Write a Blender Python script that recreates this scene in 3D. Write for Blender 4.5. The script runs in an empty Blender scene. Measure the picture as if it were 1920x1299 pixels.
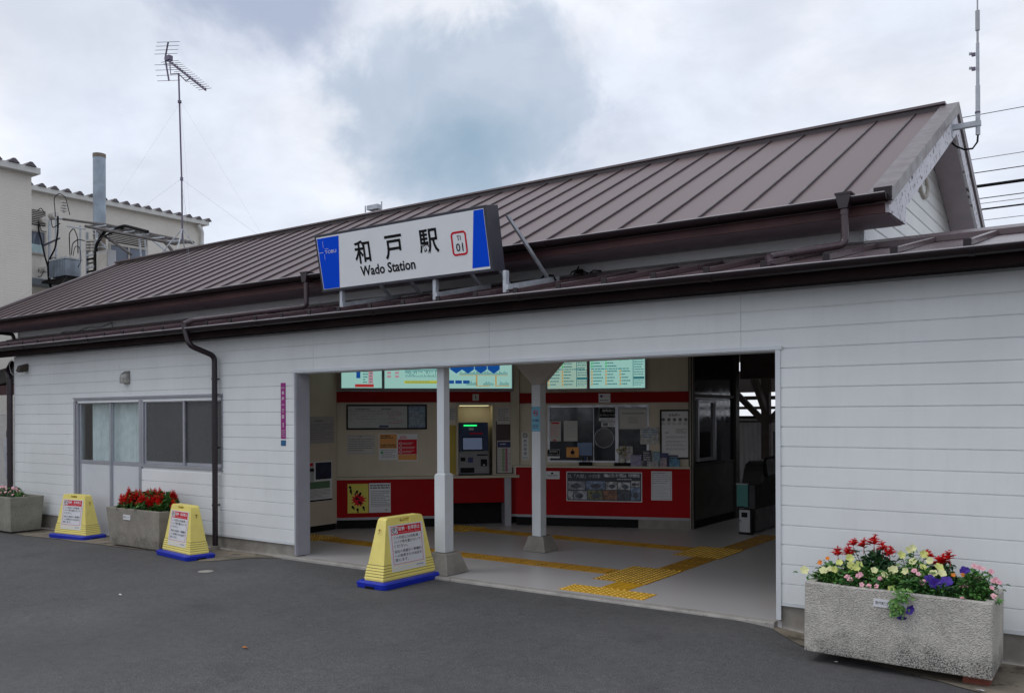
import bpy, bmesh, math, random
from mathutils import Vector, Matrix
from mathutils.geometry import tessellate_polygon
R = math.radians
PI = math.pi
scene = bpy.context.scene
COL = scene.collection

# ------------------------------------------------------------------ camera
YAW, ROLL = R(35.5), 0.0041
cd = bpy.data.cameras.new("camera")
cam = bpy.data.objects.new("camera", cd)
COL.objects.link(cam)
cd.sensor_width = 36
cd.lens = 1633 * 36 / 1920
cd.shift_y = (779.6 - 649.5) / 1920
cd.clip_end = 2000
Fw = Vector((-math.sin(YAW), math.cos(YAW), 0))
Rt = Vector((math.cos(YAW), math.sin(YAW), 0))
Up = Vector((0, 0, 1))
cX = Rt * math.cos(ROLL) - Up * math.sin(ROLL)
cY = Rt * math.sin(ROLL) + Up * math.cos(ROLL)
cam.matrix_world = Matrix((cX, cY, -Fw)).transposed().to_4x4()
cam.location = (0, 0, 1.7)
scene.camera = cam

# ------------------------------------------------------------------ world + sun
SUN_AZ, SUN_EL = R(225), R(55)     # compass-like angle from +Y, clockwise; high and to the front left
w = bpy.data.worlds.new("World")
scene.world = w
w.use_nodes = True
nt = w.node_tree
N, L = nt.nodes, nt.links
N.clear()
wo = N.new('ShaderNodeOutputWorld')
bg = N.new('ShaderNodeBackground')
bg.inputs['Strength'].default_value = 0.1
L.new(bg.outputs[0], wo.inputs[0])
sky = N.new('ShaderNodeTexSky')
sky.sky_type = 'NISHITA'
sky.sun_disc = False
sky.sun_elevation = SUN_EL
sky.sun_rotation = SUN_AZ
sky.air_density = 1.2
sky.dust_density = 1.5
tc = N.new('ShaderNodeTexCoord')


def wn(t, **k):
    n = N.new(t)
    for a, b in k.items():
        setattr(n, a, b)
    return n


def wnoise(scale, detail, rough, vec, dist=0.0):
    n = wn('ShaderNodeTexNoise')
    n.inputs['Scale'].default_value = scale
    n.inputs['Detail'].default_value = detail
    n.inputs['Roughness'].default_value = rough
    n.inputs['Distortion'].default_value = dist
    L.new(vec, n.inputs['Vector'])
    return n.outputs[0]


def wmath(op, a, b=None, clamp=False):
    n = wn('ShaderNodeMath', operation=op, use_clamp=clamp)
    for i, x in enumerate((a, b)):
        if x is None:
            continue
        if isinstance(x, (int, float)):
            n.inputs[i].default_value = x
        else:
            L.new(x, n.inputs[i])
    return n.outputs[0]


def wramp(x, p):
    n = wn('ShaderNodeValToRGB')
    L.new(x, n.inputs[0])
    e = n.color_ramp.elements
    while len(e) < len(p):
        e.new(0.5)
    for i, (t, c) in enumerate(p):
        e[i].position = t
        e[i].color = (c, c, c, 1) if isinstance(c, (int, float)) else (*c, 1)
    n.color_ramp.interpolation = 'EASE'
    return n.outputs[0]


def wmix(f, a, b):
    n = wn('ShaderNodeMix', data_type='RGBA')
    for s, x in ((0, f), (6, a), (7, b)):
        if isinstance(x, (int, float)):
            n.inputs[s].default_value = x
        elif isinstance(x, tuple):
            n.inputs[s].default_value = (*x, 1)
        else:
            L.new(x, n.inputs[s])
    return n.outputs[2]


gen = tc.outputs['Generated']
# flatten the direction so the cloud layer stretches towards the horizon
vm = wn('ShaderNodeVectorMath', operation='MULTIPLY')
L.new(gen, vm.inputs[0])
vm.inputs[1].default_value = (1, 1, 1.9)
cv = vm.outputs[0]
n_big = wnoise(2.6, 9, 0.55, cv, 0.25)
n_det = wnoise(6.0, 10, 0.6, cv, 0.3)
n_wob = wnoise(5.0, 10, 0.55, gen, 0.35)
n_bil = wnoise(13.0, 10, 0.6, gen, 0.4)


def patch(direction, inner, outer, wob):
    """soft-edged gap in the cloud deck round a direction of the sky"""
    d = Vector(direction).normalized()
    dp = wn('ShaderNodeVectorMath', operation='DOT_PRODUCT')
    L.new(gen, dp.inputs[0])
    dp.inputs[1].default_value = d
    ang = wmath('ARCCOSINE', wmath('MINIMUM', dp.outputs['Value'], 0.99999))
    k = wmath('ADD', wmath('SUBTRACT', n_wob, 0.5), wmath('MULTIPLY', wmath('SUBTRACT', n_bil, 0.5), 0.35))
    ang = wmath('ADD', ang, wmath('MULTIPLY', k, wob))
    n = wn('ShaderNodeMapRange', interpolation_type='SMOOTHERSTEP')
    L.new(ang, n.inputs[0])
    n.inputs[1].default_value = inner
    n.inputs[2].default_value = outer
    n.inputs[3].default_value = 1
    n.inputs[4].default_value = 0
    return n.outputs[0]


def pdir(px, py):
    a, b = (px - 960) / 1633, -(py - 779.6) / 1633
    return Fw + a * Rt + b * Up


cloud = wramp(n_big, [(0.30, (7.1, 7.7, 9.1)), (0.46, (8.3, 8.8, 9.9)), (0.62, (9.4, 9.7, 10.4))])
shade = wramp(n_det, [(0.32, 0.91), (0.68, 1.06)])
mm = wn('ShaderNodeMix', data_type='RGBA', blend_type='MULTIPLY')
mm.inputs[0].default_value = 1
L.new(cloud, mm.inputs[6])
L.new(shade, mm.inputs[7])
cl = mm.outputs[2]
# thin blue opening, and a second heavier grey one
p1 = patch(pdir(865, 195), 0.095, 0.150, 0.25)
p1b = patch(pdir(880, 265), 0.0, 0.125, 0.20)
tex = wramp(wnoise(9.0, 9, 0.6, gen, 0.5), [(0.34, 0.78), (0.60, 1.0)])
p1, p1b = wmath('MULTIPLY', p1, tex), wmath('MULTIPLY', p1b, tex)
p2 = patch(pdir(510, -130), 0.07, 0.135, 0.17)
p3 = patch(pdir(60, 40), 0.02, 0.12, 0.2)
cl = wmix(wmath('MULTIPLY', p1, 0.95), cl, (5.1, 6.0, 7.3))
cl = wmix(wmath('MULTIPLY', p1b, 0.90), cl, (3.1, 4.4, 5.7))
cl = wmix(wmath('MULTIPLY', p2, 0.85), cl, (4.0, 4.7, 6.3))
cl = wmix(wmath('MULTIPLY', p3, 0.30), cl, (5.8, 6.3, 7.4))
fin = wmix(0.94, sky.outputs[0], cl)
L.new(fin, bg.inputs['Color'])

sl = bpy.data.lights.new("sun", 'SUN')
sl.energy = 0.5
sl.angle = R(20)
sl.color = (1.0, 0.96, 0.9)
so = bpy.data.objects.new("sun", sl)
COL.objects.link(so)
sd = Vector((math.sin(SUN_AZ) * math.cos(SUN_EL), math.cos(SUN_AZ) * math.cos(SUN_EL), math.sin(SUN_EL)))
so.rotation_euler = sd.to_track_quat('Z', 'Y').to_euler()
so.location = (-5, -5, 12)

scene.view_settings.view_transform = 'Standard'
scene.view_settings.look = 'None'
scene.view_settings.exposure = 0
scene.view_settings.gamma = 1

# ------------------------------------------------------------------ materials
MATS = {}


def mat(name, col, rough=0.6, metal=0.0, var=0.12, vscale=3.0, bump=0.0, bscale=40.0, emit=None,
        streak=0.0, spots=None, alpha=None, trans=0.0, spec=0.5, bdist=0.002):
    """procedural principled material; var = broad tonal wear, streak = vertical dirt runs, spots = (colour, scale, threshold)"""
    if name in MATS:
        return MATS[name]
    m = bpy.data.materials.new(name)
    m.use_nodes = True
    t = m.node_tree
    b = t.nodes['Principled BSDF']
    b.inputs['Roughness'].default_value = rough
    b.inputs['Metallic'].default_value = metal
    b.inputs['Specular IOR Level'].default_value = spec
    if trans:
        b.inputs['Transmission Weight'].default_value = trans
    if alpha is not None:
        b.inputs['Alpha'].default_value = alpha
    co = t.nodes.new('ShaderNodeTexCoord').outputs['Object']

    def noise(sc, det=5, rg=0.6, vec=co):
        n = t.nodes.new('ShaderNodeTexNoise')
        n.inputs['Scale'].default_value = sc
        n.inputs['Detail'].default_value = det
        n.inputs['Roughness'].default_value = rg
        t.links.new(vec, n.inputs['Vector'])
        return n.outputs[0]

    def ramp(x, a, ca, bb, cb):
        n = t.nodes.new('ShaderNodeMapRange')
        t.links.new(x, n.inputs[0])
        for i, vv in enumerate((a, bb, ca, cb)):
            n.inputs[i + 1].default_value = vv
        return n.outputs[0]

    def mixc(f, a, bcol, bt='MIX'):
        n = t.nodes.new('ShaderNodeMix')
        n.data_type = 'RGBA'
        n.blend_type = bt
        for s, x in ((0, f), (6, a), (7, bcol)):
            if isinstance(x, (int, float)):
                n.inputs[s].default_value = x
            elif isinstance(x, tuple):
                n.inputs[s].default_value = (*x[:3], 1)
            else:
                t.links.new(x, n.inputs[s])
        return n.outputs[2]
    c = tuple(col)
    if var:
        dark = tuple(x * (1 - var) for x in col)
        lite = tuple(min(1, x * (1 + var)) for x in col)
        c = mixc(ramp(noise(vscale, 6), 0.35, 0, 0.65, 1), dark, lite)
    if streak:
        mp = t.nodes.new('ShaderNodeMapping')
        mp.inputs['Scale'].default_value = (1, 1, 0.08)
        t.links.new(co, mp.inputs[0])
        s = noise(9, 6, 0.7, mp.outputs[0])
        c = mixc(ramp(s, 0.5, 0, 0.75, streak), c, tuple(x * 0.35 for x in col))
    if spots:
        s = noise(spots[1], 6, 0.7)
        c = mixc(ramp(s, spots[2], 0, spots[2] + 0.06, 1), c, tuple(spots[0]))
    if isinstance(c, tuple):
        b.inputs['Base Color'].default_value = (*c, 1)
    else:
        t.links.new(c, b.inputs['Base Color'])
        rr = ramp(noise(vscale * 2.3, 4), 0.3, max(0.02, rough - 0.08), 0.7, min(1, rough + 0.08))
        t.links.new(rr, b.inputs['Roughness'])
    if bump:
        bn = t.nodes.new('ShaderNodeBump')
        bn.inputs['Strength'].default_value = bump
        bn.inputs['Distance'].default_value = bdist
        t.links.new(noise(bscale, 8, 0.65), bn.inputs['Height'])
        t.links.new(bn.outputs[0], b.inputs['Normal'])
    if emit:
        b.inputs['Emission Color'].default_value = (*emit[0], 1)
        b.inputs['Emission Strength'].default_value = emit[1]
    m['p'] = 1
    MATS[name] = m
    return m


SID = mat('painted_siding', (.77, .79, .79), .48, var=.05, vscale=.9, bump=.15, bscale=120, streak=.07, spots=((.50, .50, .48), 26, .73), spec=.3)
SIDU = mat('upper_siding', (.82, .84, .83), .5, var=.05, vscale=1.1, streak=.10)
TRIMW = mat('white_trim', (.66, .69, .71), .45, var=.05)
TRIMG = mat('grey_trim', (.36, .36, .40), .45, var=.06)
ROOF = mat('roof_brown', (.158, .115, .114), .44, var=0, spec=.32)
ROOFC = mat('roof_cap', (.15, .12, .125), .4, var=.08)
SEAM = mat('roof_seam', (.055, .038, .042), .4, var=.08)
LROOF = mat('lower_roof_brown', (.095, .062, .068), .3, var=.12, vscale=1.2)
GUT = mat('gutter_brown', (.016, .009, .011), .35, var=.2, vscale=3, spec=.35)
LIP_HL = mat('gutter_lip_highlight', (.42, .39, .41), .25, var=.1)  # pale colour stands in for the bright highlight along the brown lip
FAS = mat('fascia_brown', (.085, .032, .034), .6, var=.3, vscale=1.4, bump=.2)
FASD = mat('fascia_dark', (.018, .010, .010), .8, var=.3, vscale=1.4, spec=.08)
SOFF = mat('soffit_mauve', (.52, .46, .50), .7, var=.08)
PEEL = mat('peeling_white', (.66, .66, .70), .7, var=.08, spots=((.09, .07, .08), 14, .56), bump=.3)
CONC = mat('concrete', (.27, .25, .22), .88, var=.22, vscale=4, bump=.5, bscale=60)
APRON = mat('apron_concrete', (.20, .17, .13), .9, var=.35, vscale=2.2, bump=.5, bscale=70, spots=((.09, .075, .055), 5, .56))
CURB = mat('curb_concrete', (.38, .36, .33), .85, var=.15, vscale=6, bump=.4, spots=((.12, .11, .10), 11, .62))
FLOOR = mat('hall_floor_grey', (.54, .52, .52), .32, var=0)
YEL = mat('tactile_yellow', (.70, .38, .012), .5, var=.14, vscale=6)
YELT = mat('tactile_dot', (.80, .52, .10), .45, var=.2, vscale=9)
YELD = mat('tactile_yellow_worn', (.44, .22, .010), .5, var=.2, vscale=9)
CREAMP = mat('cream_paint', (.52, .49, .44), .5, var=.05)
CREAM = mat('cream_wall', (.60, .52, .41), .6, var=.08, vscale=1.6, streak=.10)
CREAMD = mat('cream_frame', (.50, .44, .34), .5, var=.06)
RED = mat('red_panel', (.36, .001, .004), .55, var=.08, vscale=1.2, spec=.15)
REDD = mat('dark_red_panel', (.27, .001, .003), .55, var=.08, spec=.15)
ALU = mat('aluminium', (.45, .46, .50), .38, metal=.55, var=.06)
GALV = mat('galvanised_steel', (.46, .49, .53), .5, metal=.1, var=.15, vscale=9)
DARK = mat('near_black', (.010, .010, .011), .7, var=.1, spec=.15)
BROWN = mat('wood_brown', (.07, .05, .045), .7, var=.25, vscale=5)
CEIL = mat('hall_ceiling', (.62, .58, .54), .8, var=.06)
INK = mat('black_ink', (.007, .007, .009), .6, var=0, spec=.15)
WHT = mat('paper_white', (.72, .72, .74), .6, var=.03)
PAPER = mat('aged_paper', (.55, .53, .50), .65, var=.05)
GREYT = mat('grey_print', (.16, .16, .18), .6, var=0)
LGREY = mat('light_grey', (.42, .43, .45), .6, var=.04)
PRED = mat('print_red', (.62, .004, .02), .55, var=0, spec=.2)
PBLUE = mat('print_blue', (.0, .085, .60), .4, var=0)
PYEL = mat('print_yellow', (.75, .55, .06), .5, var=0)
PORG = mat('print_orange', (.70, .30, .06), .5, var=0)
PGRN = mat('print_green', (.10, .42, .16), .5, var=0)
NAVY = mat('navy', (.012, .02, .11), .45, var=.05)


# ------------------------------------------------------------------ mesh builder
def frame(x, y, z=0.0, deg=0.0):
    return Matrix.Translation((x, y, z)) @ Matrix.Rotation(R(deg), 4, 'Z')


_glyph = {}


def glyph(s, bold, res):
    k = (s, bold, res)
    if k in _glyph:
        return _glyph[k]
    c = bpy.data.curves.new('t', 'FONT')
    c.body = s
    c.resolution_u = res
    c.offset = bold
    o = bpy.data.objects.new('t', c)
    COL.objects.link(o)
    dg = bpy.context.evaluated_depsgraph_get()
    me = bpy.data.meshes.new_from_object(o.evaluated_get(dg))
    vs = [(v.co.x, v.co.y) for v in me.vertices]
    fs = [tuple(p.vertices) for p in me.polygons]
    bpy.data.objects.remove(o)
    bpy.data.curves.remove(c)
    bpy.data.meshes.remove(me)
    _glyph[k] = (vs, fs)
    return _glyph[k]


class MB:
    def __init__(s, T=None):
        s.v, s.f, s.mi, s.sm, s.mats = [], [], [], [], []
        s.T = T or Matrix()

    def add(s, vs, fs, m, smooth=False):
        b = len(s.v)
        if m not in s.mats:
            s.mats.append(m)
        i = s.mats.index(m)
        s.v += [s.T @ Vector(v) for v in vs]
        for f in fs:
            s.f.append(tuple(b + j for j in f))
            s.mi.append(i)
            s.sm.append(smooth)
        return s

    def quad(s, a, b, c, d, m):
        return s.add([a, b, c, d], [(0, 1, 2, 3)], m)

    def box(s, x0, x1, y0, y1, z0, z1, m):
        if x0 > x1: x0, x1 = x1, x0
        if y0 > y1: y0, y1 = y1, y0
        if z0 > z1: z0, z1 = z1, z0
        vs = [(x, y, z) for z in (z0, z1) for y in (y0, y1) for x in (x0, x1)]
        return s.add(vs, [(0, 2, 3, 1), (4, 5, 7, 6), (0, 1, 5, 4), (2, 6, 7, 3), (0, 4, 6, 2), (1, 3, 7, 5)], m)

    def prism(s, pts, a0, a1, m, axis='x'):
        """polygon pts extruded along an axis. axis x: pts=(y,z); y: pts=(x,z); z: pts=(x,y)"""
        n = len(pts)

        def P(p, a):
            return {'x': (a, p[0], p[1]), 'y': (p[0], a, p[1]), 'z': (p[0], p[1], a)}[axis]
        vs = [P(p, a0) for p in pts] + [P(p, a1) for p in pts]
        fs = [(i, (i + 1) % n, n + (i + 1) % n, n + i) for i in range(n)]
        fs += [tuple(range(n))[::-1], tuple(range(n, 2 * n))]
        return s.add(vs, fs, m)

    def frustum(s, cx, cy, z0, z1, a, b, m, cap=True, r0=0, seg=1):
        """rectangle a=(hx,hy) at z0 to b=(hx,hy) at z1; r0 = rounded corner radius"""
        def ring(hx, hy, z):
            if not r0:
                return [(cx - hx, cy - hy, z), (cx + hx, cy - hy, z), (cx + hx, cy + hy, z), (cx - hx, cy + hy, z)]
            o = []
            for qx, qy, st in ((1, 1, 0), (-1, 1, 90), (-1, -1, 180), (1, -1, 270)):
                for k in range(seg + 1):
                    t = R(st + 90 * k / seg)
                    o.append((cx + qx * (hx - r0) + r0 * math.cos(t), cy + qy * (hy - r0) + r0 * math.sin(t), z))
            return o
        A, B = ring(*a, z0), ring(*b, z1)
        n = len(A)
        fs = [(i, (i + 1) % n, n + (i + 1) % n, n + i) for i in range(n)]
        if cap:
            fs += [tuple(range(n))[::-1], tuple(range(n, 2 * n))]
        return s.add(A + B, fs, m)

    def tube(s, pts, r, m, seg=8, cap=True, smooth=True):
        pts = [Vector(p) for p in pts]
        rings, n = [], len(pts)
        prev = None
        for i, p in enumerate(pts):
            d = (pts[min(i + 1, n - 1)] - pts[max(i - 1, 0)]).normalized()
            u = d.cross(Vector((0, 0, 1)))
            if u.length < 0.05:
                u = d.cross(Vector((0, 1, 0)))
            u.normalize()
            if prev is not None and u.dot(prev) < 0:
                u = -u
            prev = u
            w2 = d.cross(u)
            rr = r[i] if isinstance(r, (list, tuple)) else r
            rings.append([p + rr * (math.cos(2 * PI * k / seg) * u + math.sin(2 * PI * k / seg) * w2) for k in range(seg)])
        vs = [v for g in rings for v in g]
        fs = []
        for i in range(n - 1):
            for k in range(seg):
                a, b = i * seg + k, i * seg + (k + 1) % seg
                fs.append((a, b, b + seg, a + seg))
        s.add(vs, fs, m, smooth)
        if cap:
            s.add(rings[0], [tuple(range(seg))[::-1]], m)
            s.add(rings[-1], [tuple(range(seg))], m)
        return s

    def disc(s, x, y, z, r, m, seg=20, r2=None, axis='y'):
        pt = (lambda a, b: (x + a, y, z + b)) if axis == 'y' else (lambda a, b: (x + a, y + b, z))
        c = [(math.cos(2 * PI * k / seg), math.sin(2 * PI * k / seg)) for k in range(seg)]
        if r2 is None:
            return s.add([pt(r * a, r * b) for a, b in c], [tuple(range(seg))], m)
        vs = [pt(r * a, r * b) for a, b in c] + [pt(r2 * a, r2 * b) for a, b in c]
        return s.add(vs, [(k, (k + 1) % seg, seg + (k + 1) % seg, seg + k) for k in range(seg)], m)

    def rect(s, x0, x1, z0, z1, y, m):
        return s.quad((x0, y, z0), (x1, y, z0), (x1, y, z1), (x0, y, z1), m)

    def text(s, t, x, z, h, m, y=-0.006, bold=0.0, res=1, align='l', sx=1.0, width=None):
        vs, fs = glyph(t, bold, res)
        if not vs:
            return s
        x0, x1 = min(v[0] for v in vs), max(v[0] for v in vs)
        z0, z1 = min(v[1] for v in vs), max(v[1] for v in vs)
        k = h / max(z1 - z0, 1e-6) if h > 0 else -h
        kx = k * sx if width is None else width / max(x1 - x0, 1e-6)
        W = (x1 - x0) * kx
        ox = {'l': 0, 'c': -W / 2, 'r': -W}[align]
        return s.add([(x + ox + (a - x0) * kx, y, z + (b - z0) * k) for a, b in vs], fs, m)

    def lines(s, x0, x1, zt, zb, n, m, y=-0.006, fill=.5, seed=1, word=.035):
        rr = random.Random(seed)
        st = (zt - zb) / n
        for i in range(n):
            z = zt - (i + .5) * st
            x = x0
            end = x1 - (0 if rr.random() < .6 else rr.random() * .4) * (x1 - x0)
            while x < end - word * .3:
                wd = min(word * rr.uniform(.6, 2.2), end - x)
                s.rect(x, x + wd, z - st * fill / 2, z + st * fill / 2, y, m)
                x += wd + word * .28
        return s

    def build(s, name, parent=None, bevel=0, seg=2, kind=None):
        me = bpy.data.meshes.new(name)
        me.from_pydata([tuple(v) for v in s.v], [], s.f)
        for m in s.mats:
            me.materials.append(m)
        for p, i, sm in zip(me.polygons, s.mi, s.sm):
            p.material_index = i
            p.use_smooth = sm
        me.update()
        o = bpy.data.objects.new(name, me)
        COL.objects.link(o)
        if parent:
            o.parent = parent
            o.matrix_parent_inverse = Matrix()
        if bevel:
            b = o.modifiers.new('bevel', 'BEVEL')
            b.width = bevel
            b.segments = seg
            b.limit_method = 'ANGLE'
            b.angle_limit = R(35)
            b.harden_normals = False
        if kind:
            o['kind'] = kind
        return o


def tag(o, label, cat, group=None):
    o['label'] = label
    o['category'] = cat
    if group:
        o['group'] = group
    return o


def empty(name, label, cat, loc=(0, 0, 0), deg=0, group=None):
    o = bpy.data.objects.new(name, None)
    COL.objects.link(o)
    o.location = loc
    o.rotation_euler = (0, 0, R(deg))
    return tag(o, label, cat, group)


def interp(x, xs, ys):
    if x <= xs[0]: return ys[0]
    for i in range(1, len(xs)):
        if x <= xs[i]:
            t = (x - xs[i - 1]) / (xs[i] - xs[i - 1])
            t = t * t * (3 - 2 * t)
            return ys[i - 1] + t * (ys[i] - ys[i - 1])
    return ys[-1]


def gz(x, y):
    """height of the asphalt"""
    a = interp(x, [-60, -15, -9, -2.75, -1.95, 12], [-.16, -.105, -.035, -.022, -.085, -.12])
    if y < 6.0:
        b = interp(x, [-60, -15, -9, -2, 12], [-.16, -.11, -.06, -.05, -.10])
        t = max(0, min(1, (6.0 - y) / 1.5))
        a = a + (b - a) * t
    return a


# ------------------------------------------------------------------ ground
def asphalt_mat():
    m = bpy.data.materials.new('asphalt')
    m.use_nodes = True
    t = m.node_tree
    b = t.nodes['Principled BSDF']
    co = t.nodes.new('ShaderNodeTexCoord').outputs['Object']

    def nz(sc, det, rg=.6):
        n = t.nodes.new('ShaderNodeTexNoise')
        n.inputs['Scale'].default_value = sc
        n.inputs['Detail'].default_value = det
        n.inputs['Roughness'].default_value = rg
        t.links.new(co, n.inputs['Vector'])
        return n.outputs[0]

    def rp(x, pts):
        n = t.nodes.new('ShaderNodeValToRGB')
        t.links.new(x, n.inputs[0])
        e = n.color_ramp.elements
        while len(e) < len(pts):
            e.new(.5)
        for i, (p, c) in enumerate(pts):
            e[i].position = p
            e[i].color = (*c, 1)
        return n.outputs[0]

    def mul(a, c, bt='MULTIPLY', f=1.0):
        n = t.nodes.new('ShaderNodeMix')
        n.data_type = 'RGBA'
        n.blend_type = bt
        if isinstance(f, float):
            n.inputs[0].default_value = f
        else:
            t.links.new(f, n.inputs[0])
        t.links.new(a, n.inputs[6])
        if isinstance(c, tuple):
            n.inputs[7].default_value = (*c, 1)
        else:
            t.links.new(c, n.inputs[7])
        return n.outputs[2]
    base = rp(nz(.55, 6), [(.3, (.070, .069, .071)), (.5, (.090, .089, .091)), (.72, (.112, .110, .111))])
    grain = rp(nz(140, 3, .7), [(.36, (.45, .45, .45)), (.5, (.98, .98, .98)), (.66, (1.75, 1.72, 1.68))])
    c = mul(base, grain)
    mid = rp(nz(14, 6, .7), [(.3, (.84, .84, .84)), (.7, (1.14, 1.14, 1.14))])
    c = mul(c, mid)
    sp = rp(nz(60, 2, .5), [(.70, (0, 0, 0)), (.74, (1, 1, 1))])
    c = mul(c, (.22, .21, .20), 'MIX', sp)
    st = rp(nz(1.7, 4, .5), [(.60, (1, 1, 1)), (.74, (.80, .79, .79))])
    c = mul(c, st)
    t.links.new(c, b.inputs['Base Color'])
    b.inputs['Roughness'].default_value = .85
    bn = t.nodes.new('ShaderNodeBump')
    bn.inputs['Strength'].default_value = .6
    bn.inputs['Distance'].default_value = .004
    t.links.new(nz(120, 4, .7), bn.inputs['Height'])
    t.links.new(bn.outputs[0], b.inputs['Normal'])
    return m


ASPH = asphalt_mat()


def grid(xs, ys, zf, m):
    g = MB()
    vs = [(x, y, zf(x, y)) for y in ys for x in xs]
    n = len(xs)
    fs = [(j * n + i, j * n + i + 1, (j + 1) * n + i + 1, (j + 1) * n + i) for j in range(len(ys) - 1) for i in range(n - 1)]
    return g.add(vs, fs, m, True)


xs = [-300, -120, -60, -40, -30, -24, -20, -18] + [-17 + .5 * i for i in range(28)] + [-3.0 + .1 * i for i in range(14)] + [-1.5, -1, 0, 1, 2, 4, 8, 15, 40, 120, 300]
ys = [-300, -100, -40, -20, -10, -5, -2] + [0 + .5 * i for i in range(12)] + [6.0, 6.25, 6.5, 6.75, 7.0, 7.06]
grid(xs, ys, gz, ASPH).build('asphalt_ground', kind='structure')
# ground beyond the street front, under and behind the buildings
gb = MB()
gb.box(-300, 300, 7.06, 300, -.9, -.16, CONC)
gb.build('ground', kind='structure')
# concrete strip along the foot of the wall
ap = MB()


def strip(pts_front, yb, m, dz=.006):
    vs, fs = [], []
    for i, (x, y) in enumerate(pts_front):
        vs += [(x, y, gz(x, y) + dz), (x, yb, gz(x, min(yb, 7.0)) + dz)]
        if i:
            k = 2 * i
            fs.append((k - 2, k, k + 1, k - 1))
    ap.add(vs, fs, m)


rg = random.Random(4)
fr = []
x = -18.6
while x < -9.2:
    fr.append((x, 6.52 + rg.uniform(-.02, .02)))
    x += .25
fr += [(-9.15, 6.30), (-9.0, 6.52), (-8.84, 6.86), (-8.64, 7.02), (-8.5, 7.04)]
strip(fr, 7.10, APRON)
fr = [(-2.42, 7.06), (-2.38, 7.0), (-2.3, 6.92), (-2.2, 6.84), (-2.1, 6.76)]
x = -2.0
while x < 3.6:
    fr.append((x, max(6.28, 6.72 - .36 * (x + 2.0)) + rg.uniform(-.012, .012)))
    x += .12
strip(fr, 7.10, APRON)
ap.build('concrete_apron', kind='structure')
# hall floor with its kerb
fl = MB()
fl.box(-9.85, -2.20, 7.135, 14.4, -.20, 0, FLOOR)
fl.build('hall_floor', kind='structure')
kb = MB()
kb.prism([(7.045, -.2), (7.132, -.2), (7.132, .002), (7.052, .002), (7.045, -.012)], -8.66, -2.40, CURB)
kb.build('kerb', kind='structure')
pf = MB()
pf.box(-16, 8, 14.4, 19.5, -.2, -.01, CURB)
pf.build('platform_floor', kind='structure')
mh = MB()
mh.disc(-8.50, 5.97, gz(-8.5, 5.97) + .004, .085, CURB, axis='z')
tag(mh.build('survey_cap'), 'small pale round cap set flush in the asphalt near the left cone sign', 'cap')

# tactile paving
tp = MB()


def plate(x0, x1, y0, y1, m):
    tp.box(x0, x1, y0, y1, .001, .004, m)


def dots(x0, x1, y0, y1, m):
    plate(x0, x1, y0, y1, m)
    nx, ny = round((x1 - x0) / .06), round((y1 - y0) / .06)
    for i in range(nx):
        for j in range(ny):
            cx, cy = x0 + (i + .5) * (x1 - x0) / nx, y0 + (j + .5) * (y1 - y0) / ny
            r1, r2 = .0165, .010
            vs = [(cx + r1 * math.cos(k * PI / 4), cy + r1 * math.sin(k * PI / 4), .004) for k in range(8)]
            vs += [(cx + r2 * math.cos(k * PI / 4), cy + r2 * math.sin(k * PI / 4), .010) for k in range(8)]
            tp.add(vs, [(k, (k + 1) % 8, 8 + (k + 1) % 8, 8 + k) for k in range(8)] + [tuple(range(8, 16))], YELT)


def bars(x0, x1, y0, y1, m, along):
    n = max(1, round((x1 - x0 if along == 'x' else y1 - y0) / .30))
    plate(x0, x1, y0, y1, m)
    for i in range(n):
        for k in range(4):
            if along == 'x':
                a0 = x0 + (x1 - x0) * i / n + .012
                a1 = x0 + (x1 - x0) * (i + 1) / n - .012
                c = y0 + (k + .5) * (y1 - y0) / 4
                tp.frustum((a0 + a1) / 2, c, .004, .010, ((a1 - a0) / 2, .017), ((a1 - a0) / 2 - .006, .011), m)
            else:
                a0 = y0 + (y1 - y0) * i / n + .012
                a1 = y0 + (y1 - y0) * (i + 1) / n - .012
                c = x0 + (k + .5) * (x1 - x0) / 4
                tp.frustum(c, (a0 + a1) / 2, .004, .010, (.017, (a1 - a0) / 2), (.011, (a1 - a0) / 2 - .006), m)


dots(-4.60, -3.68, 7.22, 7.52, YEL)
bars(-4.30, -4.00, 7.522, 7.88, YEL, 'y')
dots(-4.60, -3.99, 7.882, 8.79, YELD)
bars(-4.30, -4.00, 8.792, 9.78, YELD, 'y')
dots(-4.58, -3.98, 9.782, 10.60, YELD)
bars(-4.30, -4.00, 10.602, 12.1, YELD, 'y')
bars(-9.1, -4.602, 8.20, 8.50, YELD, 'x')
dots(-9.7, -9.102, 8.12, 8.60, YELD)
bars(-8.0, -4.582, 10.14, 10.44, YELD, 'x')
dots(-8.6, -8.002, 9.98, 10.58, YELD)
tp.build('tactile_paving', kind='structure')

# ------------------------------------------------------------------ station building
ST = empty('station_building', 'white clapboard railway station building with brown standing seam roofs', 'building', (-8, 7.1, 0))
STI = ST.matrix_basis.inverted()


def part(mb, name, parent=None, **k):
    """world-built mesh made a child of the station (or of one of its parts) without moving it"""
    o = mb.build(name, None, **k)
    p = parent or ST
    o.parent = p
    o.matrix_parent_inverse = (Matrix.Translation((-8, 7.1, 0))).inverted() if p is ST else Matrix()
    if p is not ST:
        o.matrix_parent_inverse = Matrix()
    return o


CZ0, CST = .163, .1603


def course(mb, x0, x1, z0, z1, y, m, into=1, axis='x'):
    """one clapboard with a shadow gap at its top"""
    d = .016 * into
    mb.prism([(y, z0), (y + d * 1.3, z0), (y + d * 1.3, z1), (y + d * .75, z1), (y + d * .55, z1 - .009), (y, z1 - .0125)], x0, x1, m)


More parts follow.
